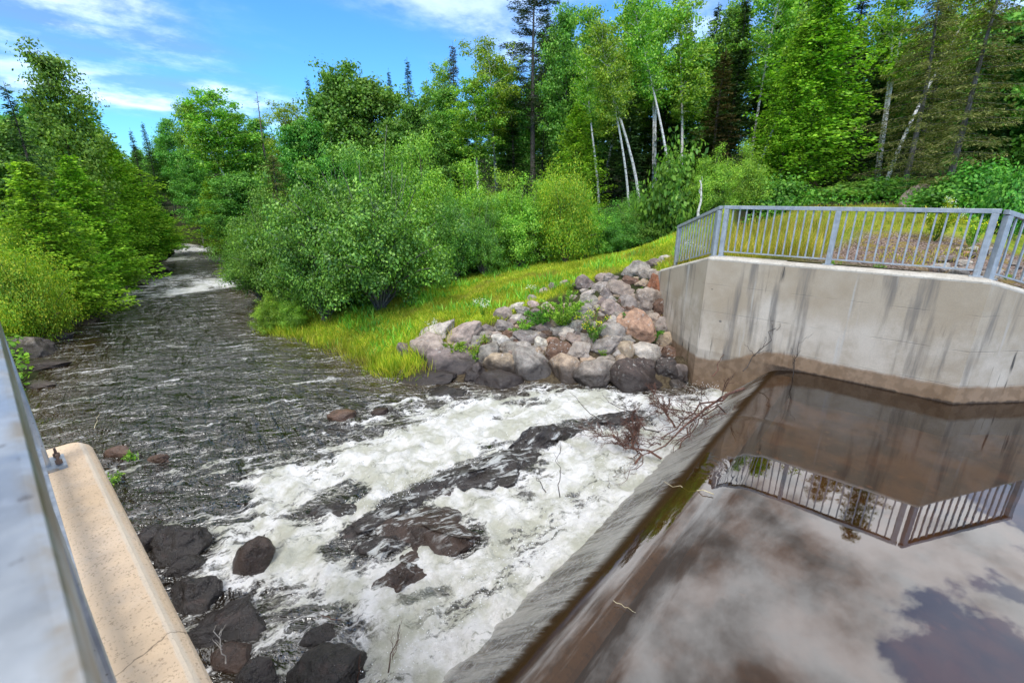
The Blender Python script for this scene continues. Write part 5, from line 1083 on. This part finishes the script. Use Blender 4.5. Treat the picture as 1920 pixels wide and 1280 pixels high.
branchwork('driftwood', 'second reddish limb beneath the first at the chute end', A(1370, 735, -.30), A(1240, 820, -.70), .022, 2, 4, .7, 14, group=GD)
branchwork('driftwood', 'bushy root tangle hanging at the foot of the chute', A(1190, 870, -.80), A(1185, 780, -.45), .022, 3, 4, .9, 26, group=GD)
branchwork('driftwood', 'brushy tangle left of the root tangle over the ledge', A(1240, 860, -.75), A(1110, 805, -.55), .02, 4, 4, .8, 20, group=GD)
branchwork('driftwood', 'upper brush with a few leaves near the wall foot', A(1265, 800, -.72), A(1225, 735, -.35), .022, 5, 4, .9, 24, group=GD)
branchwork('driftwood', 'long thin branch slanting over the upper white water', A(1235, 810, -.55), A(1130, 740, -.35), .014, 6, 2, .4, 4, 'twig_dark', group=GD)
branchwork('driftwood', 'thin straight branch crossing the foam to the left of the tangle', A(1128, 790, -.72), A(1068, 735, -.5), .010, 7, 2, .3, 2, 'twig_dark', group=GD)
branchwork('driftwood', 'short reddish stub standing against the brown wall foot', A(1335, 705, -.35), (*A(1356, 676, -.1)[:2], .05), .016, 8, 1, group=GD)
q = Vector(A(1370, 705, 0)); b_ = at_d(1440, 625, math.hypot(9.9, 2.5))
branchwork('twig', 'bare forked branch leaning up against the concrete wall', (9.95, 2.15, -.12), at_d(1462, 612, 10.55), .012, 9, 3, .45, 6, 'twig_dark', group='bare twigs')
p = A(1485, 705, 0); branchwork('twig', 'thin bare twig standing in the pool by the wall', (p[0], p[1], -.1), (p[0] + .0, p[1], .75), .009, 10, 3, .5, 6, 'twig_dark', group='bare twigs')
p = A(1050, 932, -.9); branchwork('twig', 'tall thin twig standing in the foam before the chute', (p[0], p[1], -.9), (p[0] + .12, p[1] + .12, -.05), .008, 11, 3, .4, 5, 'twig_dark', group='bare twigs')
p = A(1020, 925, -.9); branchwork('twig', 'short dark twig with buds slanting from the foam', (p[0] + .08, p[1], -.95), (p[0] - .05, p[1] + .12, -.62), .009, 12, 2, .4, 3, 'twig_dark', group='bare twigs')
p = A(1140, 925, -.9); branchwork('twig', 'single upright stem in the foam close to the chute', (p[0], p[1], -.9), (p[0], p[1], -.55), .006, 13, 1, mat='twig_dark', group='bare twigs')
p = A(640, 1165, -.88); branchwork('twig', 'thin twig lying on the foam in the lower middle', (p[0], p[1], -.85), (p[0] - .18, p[1] + .12, -.72), .006, 14, 2, .4, 3, 'twig', group='bare twigs')
p = A(725, 1270, -.85); branchwork('twig', 'reddish forked twig at the bottom edge of the picture', (p[0], p[1], -.9), (p[0] + .25, p[1] + .1, -.5), .008, 15, 3, .4, 4, group='bare twigs')
p = A(670, 1275, -.85); branchwork('twig', 'two-stemmed twig beside the large bottom boulder', (p[0], p[1], -.9), (p[0] + .06, p[1], -.6), .008, 16, 2, .3, 3, group='bare twigs')
p = A(425, 1250, -.85); branchwork('twig', 'pale dead twig stuck on the moss-brown rock', (p[0], p[1], -.8), (p[0] + .02, p[1] + .1, -.42), .007, 17, 3, .4, 5, 'dead_wood', group='bare twigs')
branchwork('driftwood', 'pale stick lying before the wet black boulder', A(970, 738, -.80), A(1010, 715, -.70), .016, 18, 1, mat='dead_wood', group=GD)
p = on_ground(1318, 18.5); pt = at_d(1312, 338, 18.5); branchwork('broken_birch', 'broken white birch stem leaning behind the guardrail corner', p, pt, .06, 19, 2, .25, 1, 'bark_birch', 'dead tree')
branchwork('straw', 'pale straw lying across the lip of the pool', A(1338, 926, .012), A(1245, 902, -.10), .006, 20, 1, mat='straw', cat='straw', sag=.03)
branchwork('straw', 'short floating straw in the middle of the pool', A(1150, 1125, .006), A(1192, 1148, .006), .003, 21, 1, mat='straw', cat='straw')
p = at_z(135, 825, -.95); branchwork('straw', 'thin dry stalk sticking up behind the pier end', (p[0] + .35, p[1] + .25, -.95), (p[0] + .5, p[1] + .5, -.75), .006, 22, 1, mat='straw', cat='straw')
